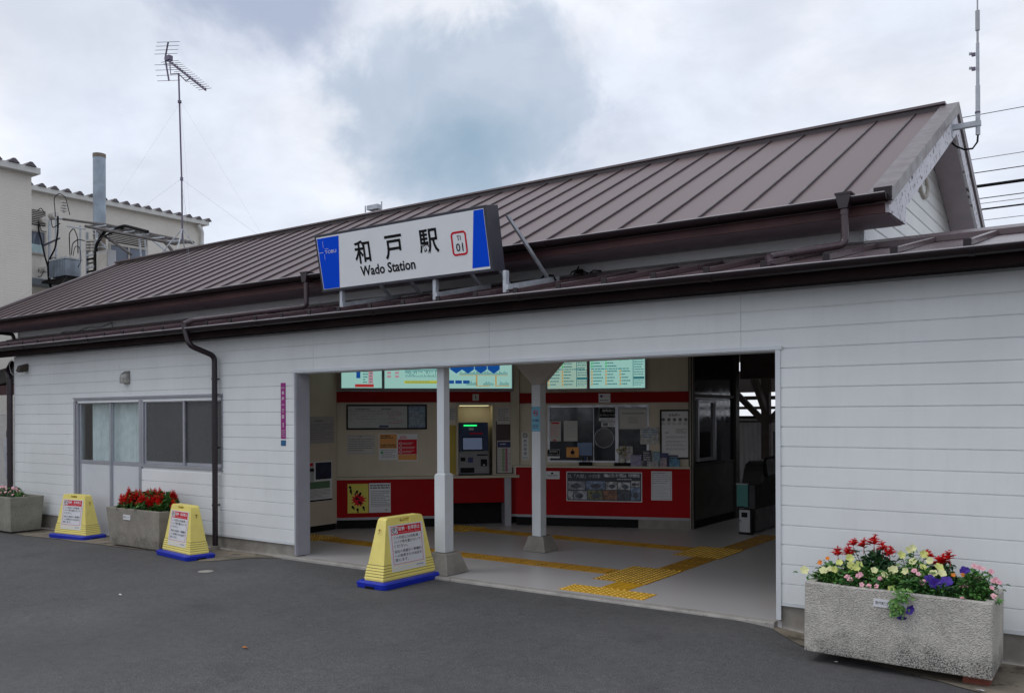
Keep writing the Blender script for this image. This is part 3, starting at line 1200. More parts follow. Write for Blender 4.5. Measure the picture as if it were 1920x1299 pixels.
def dM(b):
    for i in range(7):
        b.rect(.76, .82, 2.29 + .055 * i, 2.325 + .055 * i, -.004, LPR['pink'])
        b.rect(.88, .94, 2.29 + .055 * i, 2.325 + .055 * i, -.004, LPR['pink'])
    rr = random.Random(5)
    b.rect(1.03, 1.60, 2.425, 2.433, -.004, LPR['ink'])
    for i in range(34):
        x = 1.03 + i * .017
        h = rr.uniform(.02, .07)
        b.rect(x, x + .008, 2.415 - h, 2.42, -.004, LPR['ink'])
    b.rect(1.02, 1.62, 2.20, 2.245, -.004, LPR['yel'])
    b.lines(1.04, 1.60, 2.24, 2.205, 2, LPR['ink'], -.006, .4, 6, .02)
    for i in range(3):
        b.rect(1.68 + .12 * i, 1.78 + .12 * i, 2.20, 2.25, -.004, LPR['blue'])
    for i in range(30):
        x = 1.04 + i * .019
        b.rect(x, x + .007, 2.30, 2.30 + rr.uniform(.015, .05), -.004, LPR['ink'])
    b.lines(1.10, 1.50, 2.50, 2.45, 2, LPR['ink'], -.004, .3, 12, .02)
    b.rect(1.86, 2.62, 2.325, 2.333, -.004, LPR['org'])
    for x in (2.12, 2.42):
        b.rect(x, x + .022, 2.17, 2.325, -.004, LPR['org'])
        b.rect(x, x + .22, 2.16, 2.172, -.004, LPR['org'])
    for i in range(44):
        x = 1.87 + i * .017
        h = rr.uniform(.02, .06)
        b.rect(x, x + .008, 2.336, 2.34 + h, -.004, LPR['ink'])
        if (i // 5) % 3:
            b.rect(x + .02, x + .028, 2.174, 2.178 + h, -.006, LPR['ink'])
    for i, x in enumerate((1.52, 1.72, 1.90, 2.10, 2.30)):
        b.add([(x, -.008, 2.66), (x, -.008, 2.42), (x + .095, -.008, 2.355), (x + .19, -.008, 2.42), (x + .19, -.008, 2.66)], [(0, 1, 2, 3, 4)], LPR['blue'])


board('route_board', 'glowing green fare board at the far left above the red band', FB, .06, .70, 2.112, 2.70, dL)
board('route_board', 'long glowing green route map board with blue arrows behind the front column', FB, .703, 2.70, 2.108, 2.70, dM)


def dT(x0, nc, side):
    def f(b):
        rr = random.Random(int(x0 * 10))
        for c in range(nc):
            for r_ in range(9):
                if r_ in (5, 6) and c > 1 and rr.random() < .6: continue
                z = 2.16 + .048 * r_ + (.03 if r_ > 4 else 0)
                x = x0 + .03 + c * .215 + (0)
                b.rect(x, x + .022, z, z + .034, -.004, LPR['grn'] if r_ > 4 else LPR['org'])
                b.lines(x + .03, x + rr.uniform(.12, .19), z + .034, z + .004, 1, LPR['ink'], -.004, .55, r_ * 7 + c, .014)
        b.lines(x0 + .03, x0 + .60, 2.418, 2.398, 1, LPR['ink'], -.004, .7, 3, .03)
        b.rect(side, side + .01, 2.14, 2.66, -.004, LPR['ink'])
        b.lines(side + .02, side + .16, 2.64, 2.30, 9, LPR['ink'], -.004, .35, 8, .02)
        b.lines(side + .02, side + .16, 2.24, 2.15, 4, LPR['ink'], -.004, .35, 9, .02)
        b.rect(side + .012, side + .17, 2.25, 2.285, -.004, LPR['ink'])
    return f


board('timetable_board', 'glowing pale green timetable board half hidden by the rear column', FC, .50, 1.150, 2.095, 2.74, dT(.50, 2, .97), LITW)
board('timetable_board', 'glowing green timetable board above the ticket window, right one of two', FC, 1.158, 2.03, 2.095, 2.74, dT(1.17, 3, 1.83))
sp = MB(FC)
sp.box(1.151, 1.157, -.05, .05, 2.095, 2.74, RED)
part(sp, 'board_divider')


# ------------------------------------------------------------------ posters, notices
def poster(label, F, s0, s1, z0, z1, base, deco=None, y=0.0, name='poster', cat='poster', border=None, thick=.004):
    b = MB(F @ Matrix.Translation((0, y, 0)))
    b.box(s0, s1, -thick, -.0005, z0, z1, base)
    e = -thick - .0012
    if border:
        bm, bw, inset = border
        for q in ((s0 + inset, s0 + inset + bw, z0 + inset, z1 - inset), (s1 - inset - bw, s1 - inset, z0 + inset, z1 - inset),
                  (s0 + inset + bw, s1 - inset - bw, z0 + inset, z0 + inset + bw), (s0 + inset + bw, s1 - inset - bw, z1 - inset - bw, z1 - inset)):
            b.rect(*q, e, bm)
    if deco:
        deco(b, e)
    return tag(b.build(name), label, cat)


def framed(label, F, s0, s1, z0, z1, fm, base, deco, y=0.0, fw=.025, name='framed_notice', cat='notice'):
    t = empty(name, label, cat)
    b = MB(F @ Matrix.Translation((0, y, 0)))
    for q in ((s0, s0 + fw, z0, z1), (s1 - fw, s1, z0, z1), (s0 + fw, s1 - fw, z0, z0 + fw), (s0 + fw, s1 - fw, z1 - fw, z1)):
        b.box(q[0], q[1], -.022, -.001, q[2], q[3], fm)
    b.build('frame', t)
    b = MB(F @ Matrix.Translation((0, y, 0)))
    b.box(s0 + fw, s1 - fw, -.010, -.001, z0 + fw, z1 - fw, base)
    deco(b, -.0115)
    b.build('sheet', t)
    return t


FRK = mat('frame_dark', (.010, .010, .010), .5, spec=.2)
SHEET = mat('map_sheet', (.42, .43, .42), .4, var=.05)
TEALD = mat('map_blue', (.18, .25, .33), .5, var=.3, vscale=25)


def d_map(b, e):
    rr = random.Random(2)
    b.lines(.28, .62, 1.825, 1.80, 1, GREYT, e, .6, 2, .02)
    b.lines(.68, .84, 1.83, 1.80, 1, GREYT, e, .6, 3, .03)
    for k in range(26):
        z = rr.choice([1.78, 1.74, 1.70, 1.66, 1.62, 1.59])
        x = rr.uniform(.18, .95)
        b.rect(x, x + rr.uniform(.04, .16), z, z + .004, e, GREYT)
    for k in range(70):
        x = rr.uniform(.18, 1.03)
        z = rr.uniform(1.58, 1.80)
        b.rect(x, x + .004, z, z + rr.uniform(.012, .03), e, GREYT)
    for k in range(12):
        z = rr.choice([1.76, 1.72, 1.68, 1.63, 1.60])
        x = rr.uniform(.70, .92)
        b.rect(x, x + rr.uniform(.04, .12), z, z + .004, e - .001, PRED)
    b.rect(.64, .78, 1.535, 1.565, e, NAVY)
    b.rect(1.065, 1.085, 1.525, 1.86, e - .001, FRK)
    b.rect(1.085, 1.34, 1.525, 1.86, e, TEALD)
    b.lines(1.10, 1.32, 1.78, 1.56, 8, LGREY, e - .001, .25, 5, .012)


framed('wide black framed line map on the cream wall left of the front column', FB, .146, 1.366, 1.50, 1.882, FRK, SHEET, d_map, y=U)


def d_note(b, e):
    b.text('お願い', .36, 1.385, .02, INK, e, res=1, align='c')
    b.lines(.18, .55, 1.37, 1.17, 6, GREYT, e, .35, 9, .018)


poster('white notice with thin rounded border under the framed line map', FB, .152, .575, 1.121, 1.425, PAPER, d_note, y=U, border=(GREYT, .004, .015), name='notice', cat='notice')


def d_yp(b, e):
    b.rect(.645, .905, 1.21, 1.43, e, PORG)
    b.lines(.66, .89, 1.415, 1.36, 2, INK, e - .001, .5, 2, .03)
    b.lines(.66, .89, 1.28, 1.225, 2, INK, e - .001, .5, 7, .03)
    b.lines(.66, .89, 1.20, 1.06, 5, GREYT, e, .3, 3, .02)
    b.rect(.66, .70, 1.13, 1.17, e - .001, PGRN)


poster('poster with an orange top half taped beside the red one', FB, .631, .915, 1.036, 1.445, WHT, d_yp, y=U)


def d_rp(b, e):
    b.rect(.925, 1.21, 1.12, 1.345, e, PRED)
    b.rect(.925, 1.21, 1.03, 1.115, e, PORG)
    b.lines(.95, 1.10, 1.405, 1.36, 2, PRED, e, .5, 2, .03)
    for z in (1.285, 1.22, 1.16):
        b.disc(.965, e - .001, z, .024, WHT, 14, .016)
        b.lines(1.0, 1.18, z + .02, z - .02, 2, WHT, e - .001, .3, int(z * 100), .02)


poster('poster with a dark red block and white circles, right one of the pair', FB, .917, 1.222, 1.016, 1.43, WHT, d_rp, y=U)


def d_warn(b, e):
    cx, cz = .325, .44
    rr = random.Random(6)
    n = 26
    pts = []
    for k in range(n):
        t = 2 * PI * k / n
        r_ = (.115 if k % 2 else .072) * rr.uniform(.85, 1.15)
        pts.append((cx + r_ * math.cos(t), e, cz + r_ * .95 * math.sin(t)))
    b.add(pts, [tuple(range(n))], PRED)
    for x, z, a in ((.20, .63, .4), (.21, .57, .3), (.30, .56, -.6), (.35, .53, -.6), (.24, .33, .7), (.31, .29, .2), (.40, .32, .3), (.30, .46, 1.2), (.34, .40, .9)):
        for dx, rw, rh in ((0, .018, .026), (.008, .012, .014)):
            vs = []
            ox, oz = (0, 0) if dx == 0 else (.030 * math.sin(a), -.036 * math.cos(a))
            for k in range(12):
                t = 2 * PI * k / 12
                px_, pz_ = rw * math.cos(t), rh * math.sin(t)
                vs.append((x + ox + px_ * math.cos(a) - pz_ * math.sin(a), e - .001, z + oz + px_ * math.sin(a) + pz_ * math.cos(a)))
            b.add(vs, [tuple(range(12))], INK)


poster('yellow poster with black footprints and a red burst on the red counter', FB, .162, .473, .238, .682, mat('lemon', (.70, .62, .08), .5, var=.03), d_warn)
poster('white printed sheet beside the yellow footprint poster on the counter', FB, .482, .808, .240, .688, WHT, lambda b, e: (b.lines(.50, .79, .67, .60, 2, INK, e, .45, 3, .03), b.lines(.51, .79, .58, .33, 9, GREYT, e, .3, 4, .025), b.lines(.72, .79, .30, .26, 1, GREYT, e, .3, 5, .02)))
YCAB = mat('yellow_cabinet', (.42, .30, .02), .5, var=.06)
yp = MB(FB)
yp.box(1.63, 1.81, U - .015, U - .001, .80, 1.56, YCAB)
yp.box(1.655, 1.785, U - .019, U - .0155, .84, 1.53, YCAB)
tag(yp.build('wall_panel'), 'tall mustard yellow panel left of the ticket machine', 'panel')
poster('small white notice above the yellow panel beside the front column', FB, 1.66, 1.81, 1.62, 1.84, PAPER, lambda b, e: b.lines(1.67, 1.80, 1.82, 1.64, 7, GREYT, e, .35, 3, .02), y=U, name='notice', cat='notice')
# ticket machine
TM = empty('ticket_machine', 'blue and grey ticket machine with a lit screen set into the counter wall', 'ticket machine')
MBLUE = mat('machine_blue', (.012, .030, .10), .4, var=.08)
MGREY = mat('machine_grey', (.20, .20, .21), .45, var=.06)
b = MB(FB)
b.prism([(.06, .80), (.40, .80), (.40, 1.60), (.16, 1.60), (.13, 1.42), (.09, 1.16), (.06, 1.12)], 1.855, 2.33, MBLUE)
b.build('body', TM, bevel=.004)
b = MB(FB)
b.prism([(.052, .81), (.0595, .81), (.0595, 1.115), (.086, 1.15), (.082, 1.155), (.052, 1.12)], 1.862, 2.325, MGREY)
b.rect(1.88, 2.10, .82, .90, .050, INK)
b.rect(2.20, 2.30, .92, 1.03, .050, INK)
b.rect(1.885, 1.96, 1.0, 1.06, .050, INK)
b.rect(2.0, 2.08, .98, 1.06, .050, NAVY)
b.rect(2.14, 2.315, 1.085, 1.105, .050, INK)
b.rect(2.235, 2.265, .93, .95, .048, LGREY)
b.build('control_panel', TM)
b = MB(FB)
SCR = mat('screen_glow', (.1, .12, .16), .2, var=0, emit=((.13, .17, .28), .35))


def tilt(s0, s1, z0, z1, off, m):
    f = lambda z: .09 + (z - 1.16) * (.04 / .26) - off
    b.quad((s0, f(z0), z0), (s1, f(z0), z0), (s1, f(z1), z1), (s0, f(z1), z1), m)


tilt(1.915, 2.245, 1.165, 1.375, .003, INK)
tilt(1.93, 2.23, 1.18, 1.36, .005, SCR)
b.build('screen', TM)
b = MB(FB)
b.box(1.945, 2.15, .125, .134, 1.545, 1.562, mat('green_led', (.05, .4, .1), .4, var=0, emit=((.02, .85, .18), 1.6)))
b.build('status_light', TM)
b = MB(FB)
b.box(2.02, 2.10, .115, .126, 1.48, 1.52, LGREY)
b.build('badge', TM)
b = MB(FB)
b.lines(2.04, 2.24, 1.45, 1.41, 1, PRED, .118, .6, 3, .03)
b.build('badge', TM)
b = MB(FB)
b.box(1.90, 2.34, .10, .36, 1.86, 1.875, mat('recess_lamp', (.5, .48, .35), .5, var=0, emit=((.85, .80, .45), 1.3)))
b.build('recess_lamp', TM)
poster('white plate with the black number 1 on the red band above the ticket machine', FB, 2.072, 2.170, 1.94, 2.04, PAPER, lambda b, e: b.text('1', 2.121, 1.957, .064, INK, e, bold=.03, align='c', res=2), y=U - .031, name='number_plate', cat='number plate')
bp = MB(FB)
bp.box(2.44, 2.71, U - .012, U - .001, .80, 1.62, mat('maroon_panel', (.055, .030, .032), .5, var=.1))
tag(bp.build('wall_panel'), 'dark maroon panel right of the ticket machine', 'panel')


def d_tt(b, e):
    b.rect(2.465, 2.68, 1.21, 1.30, e, NAVY)
    b.lines(2.50, 2.65, 1.275, 1.25, 1, WHT, e - .001, .5, 2, .02)
    b.rect(2.535, 2.575, .83, 1.20, e, mat('pale_green', (.25, .35, .18), .5, var=0))
    b.rect(2.585, 2.62, .83, 1.20, e, mat('pale_pink', (.42, .10, .20), .5, var=0))
    b.lines(2.47, 2.675, 1.20, .84, 16, GREYT, e - .001, .25, 2, .02)


poster('narrow fare sheet with a navy header on the maroon panel', FB, 2.46, 2.69, .815, 1.316, PAPER, d_tt, y=U - .013, name='notice', cat='notice')
poster('white paper taped above the maroon panel', FB, 2.455, 2.665, 1.572, 1.83, PAPER, lambda b, e: b.lines(2.47, 2.65, 1.82, 1.62, 6, GREYT, e, .35, 4, .02), y=U - .013, name='notice', cat='notice')
# signs on C


def d_nosm(b, e):
    b.rect(.098, .188, 1.355, 1.44, e, PAPER)
    b.disc(.143, e - .001, 1.397, .034, INK, 20, .027)
    b.add([(.120, e - .001, 1.418), (.168, e - .001, 1.372), (.165, e - .001, 1.380), (.124, e - .001, 1.424)], [(0, 1, 2, 3)], INK)
    for i, c in enumerate('終日禁煙'):
        b.text(c, .143, 1.285 - i * .066, .050, INK, e, align='c')
    b.lines(.10, .186, 1.065, 1.025, 2, GREYT, e, .4, 3, .012)


poster('tall narrow white no smoking notice on the corner post behind the rear column', FC, .088, .198, 1.015, 1.447, WHT, d_nosm, y=U - .0, name='notice', cat='notice')


def d_hb(b, e):
    b.rect(1.305, 1.582, 1.665, 1.818, e, INK)
    b.text('発売窓口', 1.443, 1.752, .044, WHT, e - .001, align='c', width=.18)
    b.text('おトクきっぷ・クーポン', 1.443, 1.690, .036, WHT, e - .001, align='c', width=.25)
    b.lines(1.33, 1.56, 1.655, 1.625, 1, GREYT, e, .4, 3, .03)


poster('black and white plate naming the sales window, above the round speaking disc', FC, 1.301, 1.585, 1.617, 1.822, WHT, d_hb, y=U - .004, name='window_sign', cat='sign')


def d_hb2(b, e):
    b.rect(.50, .69, 1.075, 1.175, e, INK)
    b.text('発売窓口', .595, 1.130, .032, WHT, e - .001, align='c', width=.13)
    b.text('おトクきっぷ・クーポン', .595, 1.088, .026, WHT, e - .001, align='c', width=.17)


poster('small black and white window plate low behind the rear column', FC, .497, .693, 1.045, 1.18, WHT, d_hb2, y=U - .014, name='window_sign', cat='sign')
poster('tiny white sticker with a dark patch under the sales window plate', FC, 1.341, 1.552, 1.528, 1.602, WHT, lambda b, e: (b.rect(1.36, 1.44, 1.54, 1.59, e, GREYT), b.lines(1.455, 1.54, 1.59, 1.54, 2, GREYT, e, .4, 3, .02)), y=U - .004, name='sticker', cat='sticker')
poster('pale certificate sheet in the right upper part of the ticket window', FC, 1.615, 2.035, 1.495, 1.795, PAPER, lambda b, e: (b.text('令', 1.83, 1.765, .015, GREYT, e, align='c'), b.lines(1.66, 2.0, 1.75, 1.71, 1, GREYT, e, .4, 3, .02), b.lines(1.75, 1.90, 1.68, 1.58, 6, GREYT, e, .3, 4, .02)), y=U - .014, border=(LGREY, .006, .01), name='notice', cat='notice')
poster('red headed leaflet stuck on the ticket window beside the rear column', FC, .537, .712, 1.307, 1.612, PAPER, lambda b, e: (b.rect(.56, .69, 1.575, 1.60, e, PRED), b.lines(.55, .70, 1.56, 1.38, 8, PRED, e, .18, 3, .02), b.rect(.59, .64, 1.31, 1.33, e, PRED)), y=U - .014, name='leaflet', cat='leaflet')
poster('pale sheet on the ticket window, right of the red headed leaflet', FC, .755, .970, 1.308, 1.620, PAPER, lambda b, e: b.lines(.78, .95, 1.60, 1.36, 8, LGREY, e, .3, 3, .02), y=U - .004, name='leaflet', cat='leaflet')


def d_sl(b, e):
    b.rect(.815, 1.945, .405, .83, e, mat('poster_black', (.012, .014, .03), .4, var=.2, vscale=8))
    b.text('SL「大樹」の四季', .83, .745, .062, mat('poster_text', (.42, .43, .50), .5, var=0), e - .001, res=1, width=.50)
    rr = random.Random(8)
    sc = [mat('snap_%d' % i, c, .45, var=.75, vscale=v) for i, (c, v) in enumerate([((.26, .28, .32), 13), ((.05, .06, .08), 22), ((.16, .22, .34), 15), ((.14, .14, .07), 25), ((.36, .37, .38), 18), ((.20, .09, .05), 24)])]
    cells = [(.83, 1.09, .565, .695, 0), (1.10, 1.40, .575, .70, 2), (1.41, 1.58, .575, .695, 4), (1.59, 1.78, .575, .69, 4), (1.79, 1.93, .62, .71, 4), (1.79, 1.93, .42, .61, 2),
             (.83, .905, .42, .55, 4), (.915, 1.12, .42, .55, 0), (1.13, 1.36, .42, .565, 3), (1.37, 1.58, .42, .565, 5), (1.59, 1.78, .42, .565, 1), (1.38, 1.54, .765, .815, 4), (1.56, 1.72, .765, .815, 4), (1.75, 1.92, .765, .815, 4)]
    for a, c, z0, z1, i in cells:
        b.rect(a, c, z0, z1, e - .001, sc[i])
        if z1 - z0 > .08 and c - a > .1 and i != 5:      # dark engine silhouettes
            n = 12
            cx, cz = (a + c) / 2 + rr.uniform(-.02, .02), z0 + (z1 - z0) * .42
            b.add([(cx + (c - a) * .30 * math.cos(2 * PI * k / n) * rr.uniform(.8, 1.15), e - .002, cz + (z1 - z0) * .30 * math.sin(2 * PI * k / n) * rr.uniform(.75, 1.1)) for k in range(n)], [tuple(range(n))], sc[1])
    b.lines(1.58, 1.80, .75, .72, 1, LGREY, e - .001, .6, 8, .03)


poster('wide dark poster of steam train photos on the red ticket counter', FC, .802, 1.958, .392, .842, WHT, d_sl)
poster('white printed sheet at the right end of the red ticket counter', FC, 2.095, 2.401, .427, .862, WHT, lambda b, e: (b.lines(2.12, 2.37, .845, .67, 6, GREYT, e, .22, 5, .03), b.lines(2.13, 2.36, .65, .46, 9, LGREY, e, .25, 6, .02)), border=(GREYT, .004, .02), name='notice', cat='notice')
poster('white strip notice on the red counter beside the rear column', FC, .36, .695, .725, .845, WHT, lambda b, e: (b.rect(.39, .43, .75, .83, e, PBLUE), b.lines(.50, .67, .80, .75, 2, GREYT, e, .4, 3, .03), b.rect(.56, .60, .80, .825, e, INK)), name='notice', cat='notice')


def d_ic(b, e):
    b.disc(1.345, e, 1.995, .022, NAVY, 14)
    b.text('ICカード', 1.42, 1.985, .026, PRED, e, align='c', width=.09)
    b.lines(1.32, 1.46, 1.95, 1.915, 1, GREYT, e, .4, 3, .02)


poster('small white and red sticker on the red band above the ticket window', FC, 1.302, 1.481, 1.900, 2.035, WHT, d_ic, y=U - .031, name='sticker', cat='sticker')


def d_one(b, e):
    b.text('おねがい', 2.44, 1.685, .042, INK, e, bold=.02, align='c', width=.16)
    for i in range(5):
        x = 2.275 + i * .083
        b.disc(x, e, 1.635, .026, GREYT, 14)
        b.lines(x - .032, x + .032, 1.60, 1.555, 3, GREYT, e, .4, i, .012)
    b.lines(2.46, 2.62, 1.50, 1.43, 4, GREYT, e, .4, 4, .02)
    b.rect(2.30, 2.35, 1.435, 1.445, e, INK)
    for z in (1.37, 1.30, 1.25, 1.19):
        b.lines(2.31, 2.61, z + .02, z - .012, 2, GREYT, e, .3, int(z * 100), .03)


framed('black framed notice with a row of five round icons right of the ticket window', FC, 2.225, 2.665, 1.045, 1.785, FRK, WHT, d_one, y=U)


# A wall
def d_a1(b, e):
    b.lines(1.62, 1.92, 1.66, 1.62, 1, GREYT, e, .4, 2, .03)
    b.lines(1.55, 2.0, 1.60, 1.36, 8, GREYT, e, .25, 3, .03)


poster('faded white notice on the side wall by the left jamb', FA, 1.48, 2.025, 1.306, 1.705, mat('faded_paper', (.40, .37, .37), .6, var=.03), d_a1, name='notice', cat='notice')


def d_a2(b, e):
    b.rect(1.20, 1.62, .75, 1.03, e, LGREY)
    b.rect(1.20, 1.60, .98, 1.02, e - .001, PRED)
    b.text('NPOSU', 1.62, .80, .07, INK, e - .001, align='r', width=.40) if False else b.lines(1.22, 1.62, .96, .80, 2, INK, e - .001, .6, 4, .05)
    b.rect(1.65, 1.96, .775, 1.025, e, mat('poster_night', (.02, .028, .06), .4, var=.5, vscale=9))
    b.rect(1.20, 1.40, .64, .745, e, PORG)
    b.rect(1.42, 1.46, .50, .745, e, mat('dull_green', (.10, .20, .11), .5, var=0))
    b.rect(1.47, 1.93, .64, .745, e, mat('dull_green', (.10, .20, .11), .5, var=0))
    b.lines(1.20, 1.93, .63, .50, 7, GREYT, e, .3, 3, .02)
    b.rect(1.20, 1.975, .455, .478, e - .001, INK)


poster('colourful event poster with green table low on the side wall', FA, 1.18, 1.975, .45, 1.04, WHT, d_a2)

# blue sign on the rear column and street address plate


def d_bl(b, e):
    b.disc(-6.087, e, 1.735, .037, PRED, 22, .028)
    b.add([(-6.113, e, 1.757), (-6.066, e, 1.708), (-6.061, e, 1.713), (-6.108, e, 1.762)], [(0, 1, 2, 3)], PRED)
    b.rect(-6.108, -6.068, 1.730, 1.738, e - .001, INK)
    b.text('終日禁煙', -6.087, 1.625, .034, NAVY, e, align='c', bold=.02, width=.098)
    b.lines(-6.135, -6.04, 1.60, 1.54, 3, NAVY, e, .4, 4, .02)
    for x in (-6.142, -6.033):
        for z in (1.805, 1.513):
            b.disc(x, e - .001, z, .004, INK, 8)


poster('light blue no smoking plate screwed to the rear column', frame(0, 9.05), -6.150, -6.025, 1.505, 1.815, mat('sky_blue_plate', (.16, .42, .58), .45, var=.06), d_bl, y=-.001, name='no_smoking_sign', cat='sign')
PURP = mat('address_purple', (.30, .012, .19), .4, var=.06)


def d_ad(b, e):
    cx = -8.522
    b.text('宮代町', cx, 2.045, .022, WHT, e, align='c', width=.062)
    for c, z, h in (('和', 1.975, .042), ('戸', 1.900, .042), ('一', 1.847, .006), ('丁', 1.752, .042), ('目', 1.680, .044)):
        b.text(c, cx - .002, z, h, WHT, e, align='c', bold=.015)
    b.text('1', cx, 1.57, .060, WHT, e, align='c', bold=.02)
    for i, s_ in enumerate(('Wado', '1-chome', 'Miyashiro', 'Town')):
        b.text(s_, cx, 1.527 - .023 * i, .014, WHT, e, align='c', width=.062)


poster('tall purple street address plate on the siding left of the opening', FF, -8.566, -8.478, 1.432, 2.118, PURP, d_ad, y=-.001, name='address_plate', cat='sign')
poster('small blue plate under the purple address plate', FF, -8.566, -8.478, 1.345, 1.412, mat('small_blue', (.01, .10, .24), .4), lambda b, e: b.lines(-8.555, -8.49, 1.40, 1.36, 2, mat('dim_blue_print', (.05, .2, .35), .5, var=0), e, .4, 3, .012), y=-.001, name='small_plate', cat='sign')

# ------------------------------------------------------------------ things on the ticket counter


def boxthing(name, label, cat, F, s, y, z, w_, d_, h_, m, deg=0, deco=None, group=None):
    t = F @ Matrix.Translation((s, y, z)) @ Matrix.Rotation(R(deg), 4, 'Z')
    b = MB(t)
    b.box(-w_ / 2, w_ / 2, -d_ / 2, d_ / 2, 0, h_, m)
    if deco:
        deco(b, -d_ / 2 - .001)
    return tag(b.build(name, bevel=.003), label, cat, group)


CT = .9345
mo = MB(FC)
mo.box(.955, 1.205, .075, .09, 1.08, 1.295, mat('monitor_frame', (.05, .06, .08), .4))
tag(mo.build('counter_notice'), 'pale blue plastic holder behind the glass left of the speaking disc', 'holder')
mo = MB(FC)
mo.rect(.965, 1.195, 1.09, 1.285, .048, mat('pale_blue_card', (.12, .19, .36), .4, var=.15))
mo.box(.965, 1.195, .0485, .052, 1.09, 1.285, mat('pale_blue_card', (.12, .19, .36), .4))
tag(mo.build('card'), 'pale blue card standing left of the round speaking disc', 'card')


def d_aed(b, e):
    b.disc(0, e, .075, .032, INK, 16)
    b.rect(-.006, .006, .10, .13, e, INK)
    b.rect(-.05, .05, .020, .028, e, INK)


boxthing('yellow_sign', 'small orange yellow sign with a black emblem on the counter', 'sign', FC, .895, .03, 1.06, .195, .008, .155, PORG, 0, d_aed)
boxthing('pen_tray', 'dark tray holding pens on the ticket counter', 'tray', FC, 1.10, .02, CT, .20, .10, .055, DARK)
pn = MB(FC)
for i in range(4):
    pn.tube([(1.06 + .03 * i, .02, CT + .056), (1.05 + .035 * i, .03, CT + .13)], .004, (INK, PBLUE, LGREY, INK)[i], 6)
tag(pn.build('pens'), 'pens standing in the dark tray on the counter', 'pens')
pl_ = boxthing('plant_stand', 'black and white low stand under the yellow flower vase', 'stand', FC, 1.66, .02, CT, .24, .12, .05, DARK)
vs_ = MB(FC @ Matrix.Translation((1.66, .02, CT + .051)))
prof = [(.0, .05), (.02, .055), (.05, .05), (.07, .04)]
for (z0, r0), (z1, r1) in zip(prof[:-1], prof[1:]):
    n = 14
    vs = [(r0 * math.cos(2 * PI * k / n), r0 * math.sin(2 * PI * k / n), z0) for k in range(n)] + [(r1 * math.cos(2 * PI * k / n), r1 * math.sin(2 * PI * k / n), z1) for k in range(n)]
    vs_.add(vs, [(k, (k + 1) % n, n + (k + 1) % n, n + k) for k in range(n)], PAPER, True)
VT = empty('vase_of_flowers', 'cream vase of yellow flowers on the ticket counter right of the disc', 'vase')
vs_.build('vase', VT)
fl_ = MB(FC @ Matrix.Translation((1.66, .02, CT + .12)))
rr = random.Random(12)
LEAFD = mat('leaf_dim', (.045, .10, .035), .6, var=.3, vscale=20)
YFL = mat('dull_yellow_flower', (.50, .38, .04), .6, var=.2, vscale=20)
for i in range(70):
    a, t, r_ = rr.uniform(0, 2 * PI), rr.uniform(0, 1), rr.uniform(.2, 1)
    x, y, z = .10 * r_ * math.cos(a), .07 * r_ * math.sin(a), .02 + .17 * t
    s_ = rr.uniform(.014, .026)
    u = Vector((rr.uniform(-1, 1), rr.uniform(-1, 1), rr.uniform(-1, 1))).normalized()
    v = u.cross(Vector((.3, .5, .8))).normalized()
    c = Vector((x, y, z))
    fl_.add([c - u * s_, c + v * s_ * .6, c + u * s_, c - v * s_ * .6], [(0, 1, 2, 3)], YFL if rr.random() < .5 else LEAFD)
fl_.build('flowers', VT)
LE = [mat('leaf_card_%d' % i, c, .5, var=.35, vscale=22) for i, c in enumerate([(.28, .26, .40), (.06, .05, .09), (.22, .36, .40), (.02, .03, .14), (.40, .28, .32), (.10, .28, .42), (.34, .34, .36), (.45, .43, .42)])]
spec = [('white picture card standing behind the yellow flowers', 1.71, .045, .21, .30, 7, 3), ('square cream card leaning on the window right of the certificate', 2.07, .04, .28, .26, 7, -2),
        ('lilac patterned card low on the counter', 1.87, -.005, .16, .17, 0, 6), ('dark picture book standing upright on the counter', 2.03, .02, .13, .24, 1, -5),
        ('pale teal brochure standing on the counter', 2.17, .02, .11, .22, 2, 4), ('navy brochure with white print on the counter', 2.29, .012, .12, .20, 3, -8),
        ('pale pink brochure leaning at the front of the counter', 2.28, -.02, .10, .13, 4, 10), ('bright blue leaflet box at the right end of the counter', 2.44, -.005, .15, .11, 5, 0),
        ('grey folded leaflet lying at the front of the counter', 2.12, -.028, .17, .08, 6, -6), ('dark clock standing on the counter below the framed notice', 2.42, .025, .14, .17, 1, 0)]
for i, (lb, s, y, w_, h_, m_i, dg) in enumerate(spec):
    zb = CT if i != 1 else 1.265
    boxthing('brochure' if i > 1 else 'card', lb, 'card' if i < 2 else 'brochure', FC, s, y, zb, w_, .012 if i != 7 else .05, h_, LE[m_i], dg,
             (lambda b, e, w_=w_, h_=h_, i=i: b.lines(-w_ * .4, w_ * .4, h_ * .9, h_ * .35, 4, LE[(i + 4) % 8], e, .4, i, .03)))

# ------------------------------------------------------------------ ticket gate and things beyond
TG = empty('ticket_gate', 'dark ticket gate machine with a teal end panel at the platform side', 'ticket gate')
GB = mat('gate_body', (.016, .016, .020), .5, var=.1)
b = MB()
b.box(-4.58, -4.40, 12.15, 14.0, 0.02, .70, GB)
b.prism([(12.30, .70), (14.0, .70), (14.0, 1.02), (12.6, 1.02), (12.45, .98), (12.38, .88)], -4.66, -4.38, GB)
b.build('body', TG, bevel=.01)
b = MB()
b.box(-4.665, -4.50, 12.12, 12.149, .385, .70, mat('teal_panel', (.03, .20, .18), .4, var=.06))
b.box(-4.668, -4.497, 12.10, 12.16, .702, .716, LGREY)
b.build('end_panel', TG)
b = MB()
b.prism([(12.151, .36), (12.95, .36), (12.95, .82), (12.55, .80), (12.35, .70), (12.151, .69)], -4.66, -4.372, DARK)
b.build('side_box', TG)
b = MB()
